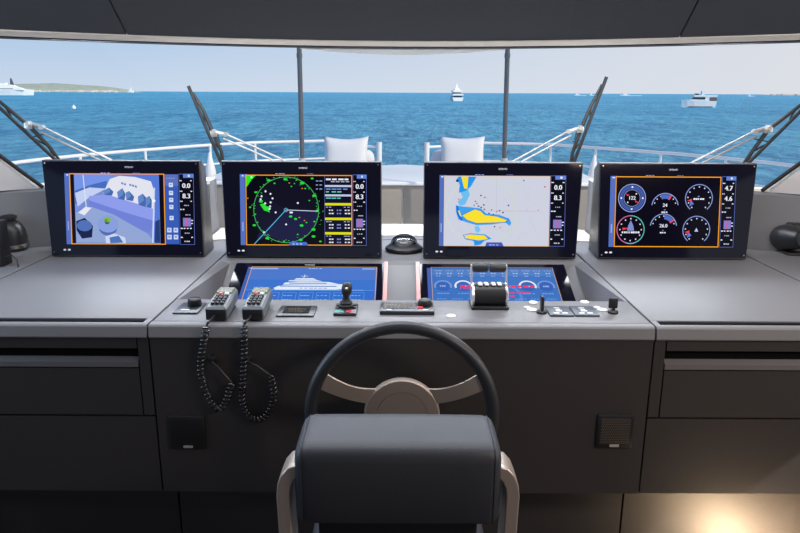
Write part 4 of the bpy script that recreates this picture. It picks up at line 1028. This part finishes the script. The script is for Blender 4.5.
# awning poles
for xa, xb, w_ in ((299.3, 302.5, 'left'), (507.5, 504.0, 'right')):
    a, b = at(xa, 52, Y=5.0), at(xb, 165, Y=5.0)
    dd = (b-a).normalized(); bot = a+dd*((DZ-a.z)/dd.z); top = a-dd*.10
    t = thing('awning_pole', 'dark grey awning pole standing on the foredeck, '+w_+' one', 'pole', bot, 'awning poles')
    obj('shaft', tube(B(), [top, bot+V(0, 0, .0)], [.0175, .0165], 12), POLE, t, smooth=True)
    obj('clamp', tube(B(), [a+dd*.01, a+dd*.04], .0205, 12), POLE, t, smooth=True)
    obj('foot', lathe(B(), [(.001, 0), (.05, 0), (.045, .03), (.02, .05), (.001, .05)], bot, n=16), STEEL, t, smooth=True)
    obj('socket_tube', tube(B(), [b+V(0, 0, .05), bot+V(0, 0, .03)], .025, 12), mat('pole_socket_grey', (.42, .44, .46, 1), .35, vary=(20, .05)), t, smooth=True)

# ------------------------------------------------------------------ boats and coast far away
def boat_parts(t, origin, rot, parts):
    M = Matrix.Translation(origin) @ Matrix.Rotation(R(rot), 4, 'Z')
    for nm, bm, m in parts:
        bmesh.ops.transform(bm, matrix=M, verts=bm.verts); obj(nm, bm, m, t)
def hullmesh(L, W, z0, z1, bow=.25):
    # bow towards +x
    st = [(-.5, .92, 0), (-.2, 1, 0), (.15, .96, .06), (.35, .62, .18), (.5, .04, bow)]
    bm = B(); rings = []
    for x, w_, rise in st:
        zt_ = z1+(z1-z0)*rise; rings.append([V(x*L, -W/2*w_, zt_), V(x*L*.96, -W/2*w_*.8, z0), V(x*L*.96, W/2*w_*.8, z0), V(x*L, W/2*w_, zt_)])
    loft(bm, rings); return bm
BW = mat('boat_white', (.93, .92, .89, 1), .4, vary=(.3, .02))
# motor yacht on the right
p = at(698, 107.5, Z=ZS); sc_ = p.y/680
L = 34*sc_*.94
t = thing('motor_yacht', 'white motor yacht with a flybridge at anchor on the right', 'boat', p)
u = L/31
parts = [('hull', hullmesh(L, 6*u, 0, 6*u), BW),
         ('hull_stripe', box(B(), -.40*L, .30*L, -2.92*u, 2.92*u, .5*u, 1.0*u), DARKGLASS),
         ('cabin', hexa(B(), [V(-12*u, -2.4*u, 6*u), V(9*u, -2*u, 6.6*u), V(9*u, 2*u, 6.6*u), V(-12*u, 2.4*u, 6*u)], [V(-9*u, -2.2*u, 10*u), V(4*u, -1.8*u, 10*u), V(4*u, 1.8*u, 10*u), V(-9*u, 2.2*u, 10*u)]), BW),
         ('cabin_window', hexa(B(), [V(-5*u, -2.5*u, 7.4*u), V(7.8*u, -2.2*u, 7.6*u), V(7.8*u, 2.2*u, 7.6*u), V(-5*u, 2.5*u, 7.4*u)], [V(-5*u, -2.4*u, 9.4*u), V(5.2*u, -2*u, 9.4*u), V(5.2*u, 2*u, 9.4*u), V(-5*u, 2.4*u, 9.4*u)]), DARKGLASS),
         ('cockpit_opening_shade', box(B(), -15.5*u, -9*u, -2.5*u, 2.5*u, 6.1*u, 9.2*u), mat('cockpit_shade', (.16, .13, .11, 1), .8, vary=(.5, .1))),
         ('flybridge', box(B(), -15.5*u, 5*u, -2.6*u, 2.6*u, 9.8*u, 11.4*u), BW),
         ('radar_arch', box(B(), -4*u, -1.5*u, -2.2*u, 2.2*u, 11.4*u, 15*u), BW),
         ('windshield', box(B(), 1*u, 4*u, -2*u, 2*u, 11.4*u, 12.8*u), DARKGLASS),
         ('antenna', box(B(), -3*u, -2.6*u, -.2*u, .2*u, 15*u, 18.5*u), BW)]
boat_parts(t, p, 172, parts)
# white superyacht seen end on in the middle
p = at(456.5, 101, Z=ZS); u = p.y/680
t = thing('moored_yacht', 'white tiered yacht seen end on near the middle of the horizon', 'boat', p)
parts = [('hull', hexa(B(), [V(-4.2*u, -10*u, 0), V(4.2*u, -10*u, 0), V(3.6*u, 14*u, 0), V(-3.6*u, 14*u, 0)], [V(-5.4*u, -10*u, 3.4*u), V(5.4*u, -10*u, 3.4*u), V(5*u, 14*u, 3.4*u), V(-5*u, 14*u, 3.4*u)]), BW),
         ('main_saloon', box(B(), -4*u, 4*u, -7*u, 10*u, 3.4*u, 5.4*u), DARKGLASS), ('upper_deck', box(B(), -5.2*u, 5.2*u, -9.5*u, 11*u, 5.2*u, 6.6*u), BW),
         ('upper_saloon', box(B(), -3.4*u, 3.4*u, -6*u, 7*u, 6.6*u, 8.4*u), mat('boat_grey', (.34, .32, .30, 1), .5, vary=(.4, .1))), ('sun_deck', box(B(), -4.4*u, 4.4*u, -8*u, 8*u, 8.4*u, 9.9*u), BW),
         ('bridge', box(B(), -2.6*u, 2.6*u, -4*u, 4*u, 9.9*u, 11.6*u), BW), ('mast', hexa(B(), [V(-1.6*u, -1*u, 11.6*u), V(1.6*u, -1*u, 11.6*u), V(1.6*u, 1*u, 11.6*u), V(-1.6*u, 1*u, 11.6*u)], [V(-.4*u, -.3*u, 16.5*u), V(.4*u, -.3*u, 16.5*u), V(.4*u, .3*u, 16.5*u), V(-.4*u, .3*u, 16.5*u)]), BW)]
boat_parts(t, p, 4, parts)
# big superyacht at the left edge
p = at(4, 95.2, Z=ZS); u = p.y/680
t = thing('superyacht', 'long white superyacht with a dark mast at the left edge of the sea', 'boat', p)
parts = [('hull', hullmesh(60*u, 10*u, 0, 5*u, .05), BW), ('lower_deck', hexa(B(), [V(-28*u, -4.5*u, 5*u), V(22*u, -4.5*u, 5*u), V(22*u, 4.5*u, 5*u), V(-28*u, 4.5*u, 5*u)], [V(-27*u, -4*u, 7.6*u), V(15*u, -4*u, 7.6*u), V(15*u, 4*u, 7.6*u), V(-27*u, 4*u, 7.6*u)]), BW),
         ('window_band', box(B(), -26*u, 12*u, -4.6*u, 4.6*u, 5.8*u, 6.5*u), mat('boat_grey', (.34, .32, .30, 1))), ('upper_deck', hexa(B(), [V(-26*u, -4*u, 7.6*u), V(14*u, -4*u, 7.6*u), V(14*u, 4*u, 7.6*u), V(-26*u, 4*u, 7.6*u)], [V(-24*u, -3.5*u, 10*u), V(9*u, -3.5*u, 10*u), V(9*u, 3.5*u, 10*u), V(-24*u, 3.5*u, 10*u)]), BW),
         ('bridge_deck', box(B(), -20*u, 4*u, -3*u, 3*u, 10*u, 11.6*u), BW), ('mast', hexa(B(), [V(7.5*u, -.6*u, 9.8*u), V(11*u, -.6*u, 9.8*u), V(11*u, .6*u, 9.8*u), V(7.5*u, .6*u, 9.8*u)], [V(8.2*u, -.4*u, 16*u), V(9.2*u, -.4*u, 16*u), V(9.2*u, .4*u, 16*u), V(8.2*u, .4*u, 16*u)]), mat('mast_grey', (.10, .11, .14, 1), .5, vary=(.4, .05)))]
boat_parts(t, p, 0, parts)
# buoy
p = at(74, 109, Z=ZS); u = p.y/680
t = thing('mooring_buoy', 'small round white buoy on the water at the left', 'buoy', p)
obj('float', lathe(B(), [(.001*u, -.6*u), (1.3*u, -.2*u), (1.9*u, .9*u), (1.6*u, 2.4*u), (.5*u, 3.2*u), (.001*u, 3.3*u)], p, n=16), BW, t, smooth=True)
obj('ring', lathe(B(), [(.5*u, 3.1*u), (.7*u, 3.4*u), (.5*u, 4.0*u), (.001*u, 4.0*u)], p, n=10), BW, t, smooth=True)
# far sailing boat and speedboats
p = at(131, 92.8, Y=4200); p.z = ZS; u = p.y/680
t = thing('sailing_boat', 'tiny white sailing boat off the tip of the island', 'boat', p)
boat_parts(t, p, 0, [('hull', hullmesh(6*u, 2*u, 0, 1.3*u), BW), ('sail', hexa(B(), [V(-2.2*u, -.1*u, 1.2*u), V(1*u, -.1*u, 1.2*u), V(1*u, .1*u, 1.2*u), V(-2.2*u, .1*u, 1.2*u)], [V(.4*u, -.1*u, 5*u), V(.8*u, -.1*u, 5*u), V(.8*u, .1*u, 5*u), V(.4*u, .1*u, 5*u)]), BW)])
for x, y, lab, L_ in ((577, 94.6, 'tiny white speedboat on the horizon left of the inner right wiper tip', 9), (591, 94.6, 'tiny white speedboat on the horizon close to the inner right wiper tip', 6), (625, 95.6, 'tiny white speedboat with a wake right of the inner right wiper tip', 16), (749, 96.6, 'tiny white boat near the far right of the horizon', 5)):
    p = at(x, y, Y=2600); p.z = ZS; u = p.y/680
    t = thing('speedboat', lab, 'boat', p, 'speedboats on the horizon')
    boat_parts(t, p, 180, [('hull', hullmesh(L_*.6*u, 1.4*u, 0, .9*u), BW), ('cabin', box(B(), -L_*.12*u, L_*.1*u, -.5*u, .5*u, .8*u, 1.7*u), BW), ('wake', box(B(), -L_*u, -L_*.3*u, -.8*u, .8*u, 0, .35*u), BW)])
# island with pale shore buildings
def island(name, label, prof, Y, base, m, shore):
    bm = B(); rnd = random.Random(11); rings = []
    for x, y in prof:
        a, b = at(x, y, Y=Y), at(x, base, Y=Y); hgt = max(a.z-ZS, 2)
        rings.append([V(b.x, Y-250, ZS-1), V(b.x, Y-235, ZS+hgt*.30), V(b.x+rnd.uniform(-20, 20), Y-60, ZS+hgt*.85), V(b.x, Y, ZS+hgt), V(b.x, Y+250, ZS-1)])
    loft(bm, rings)
    t = thing(name, label, 'coast', (rings[0][0].x, Y, ZS))
    obj('land', bm, m, t, smooth=True)
    bm = B(); 
    for i in range(int(shore)):
        f = rnd.random()**1.1; k = f*(len(prof)-1); j = min(int(k), len(prof)-2); x = prof[j][0]+(prof[j+1][0]-prof[j][0])*(k-j)
        q = at(x, base, Y=Y); w_ = rnd.uniform(6, 22); h = rnd.uniform(5, 13)
        box(bm, q.x-w_, q.x+w_, Y-262-i*1.5, Y-238+i*.1, ZS-.5-i*.02, ZS+h)
    obj('shore_strip', bm, mat('pale_shore_stone', (.72, .63, .52, 1), .8, vary=(.02, .1)), t)
ILM = mat('island_green', (.36, .40, .30, 1), .9, vary=(.02, .30))
prof = [(-40, 86), (0, 84.5), (18, 84), (35, 83.6), (55, 83.2), (70, 84), (85, 85.2), (98, 85.8), (112, 87.2), (122, 88.6), (131, 91.4)]
island('island', 'low green island with a pale shore on the left horizon', prof, 5200, 92.3, ILM, 70)
island('far_coast', 'faint strip of pale coast at the right end of the horizon', [(758, 95.3), (770, 94.4), (785, 94.0), (800, 93.8), (840, 93)], 7000, 96, mat('coast_haze', (.58, .54, .52, 1), .9, vary=(.01, .08)), 14)
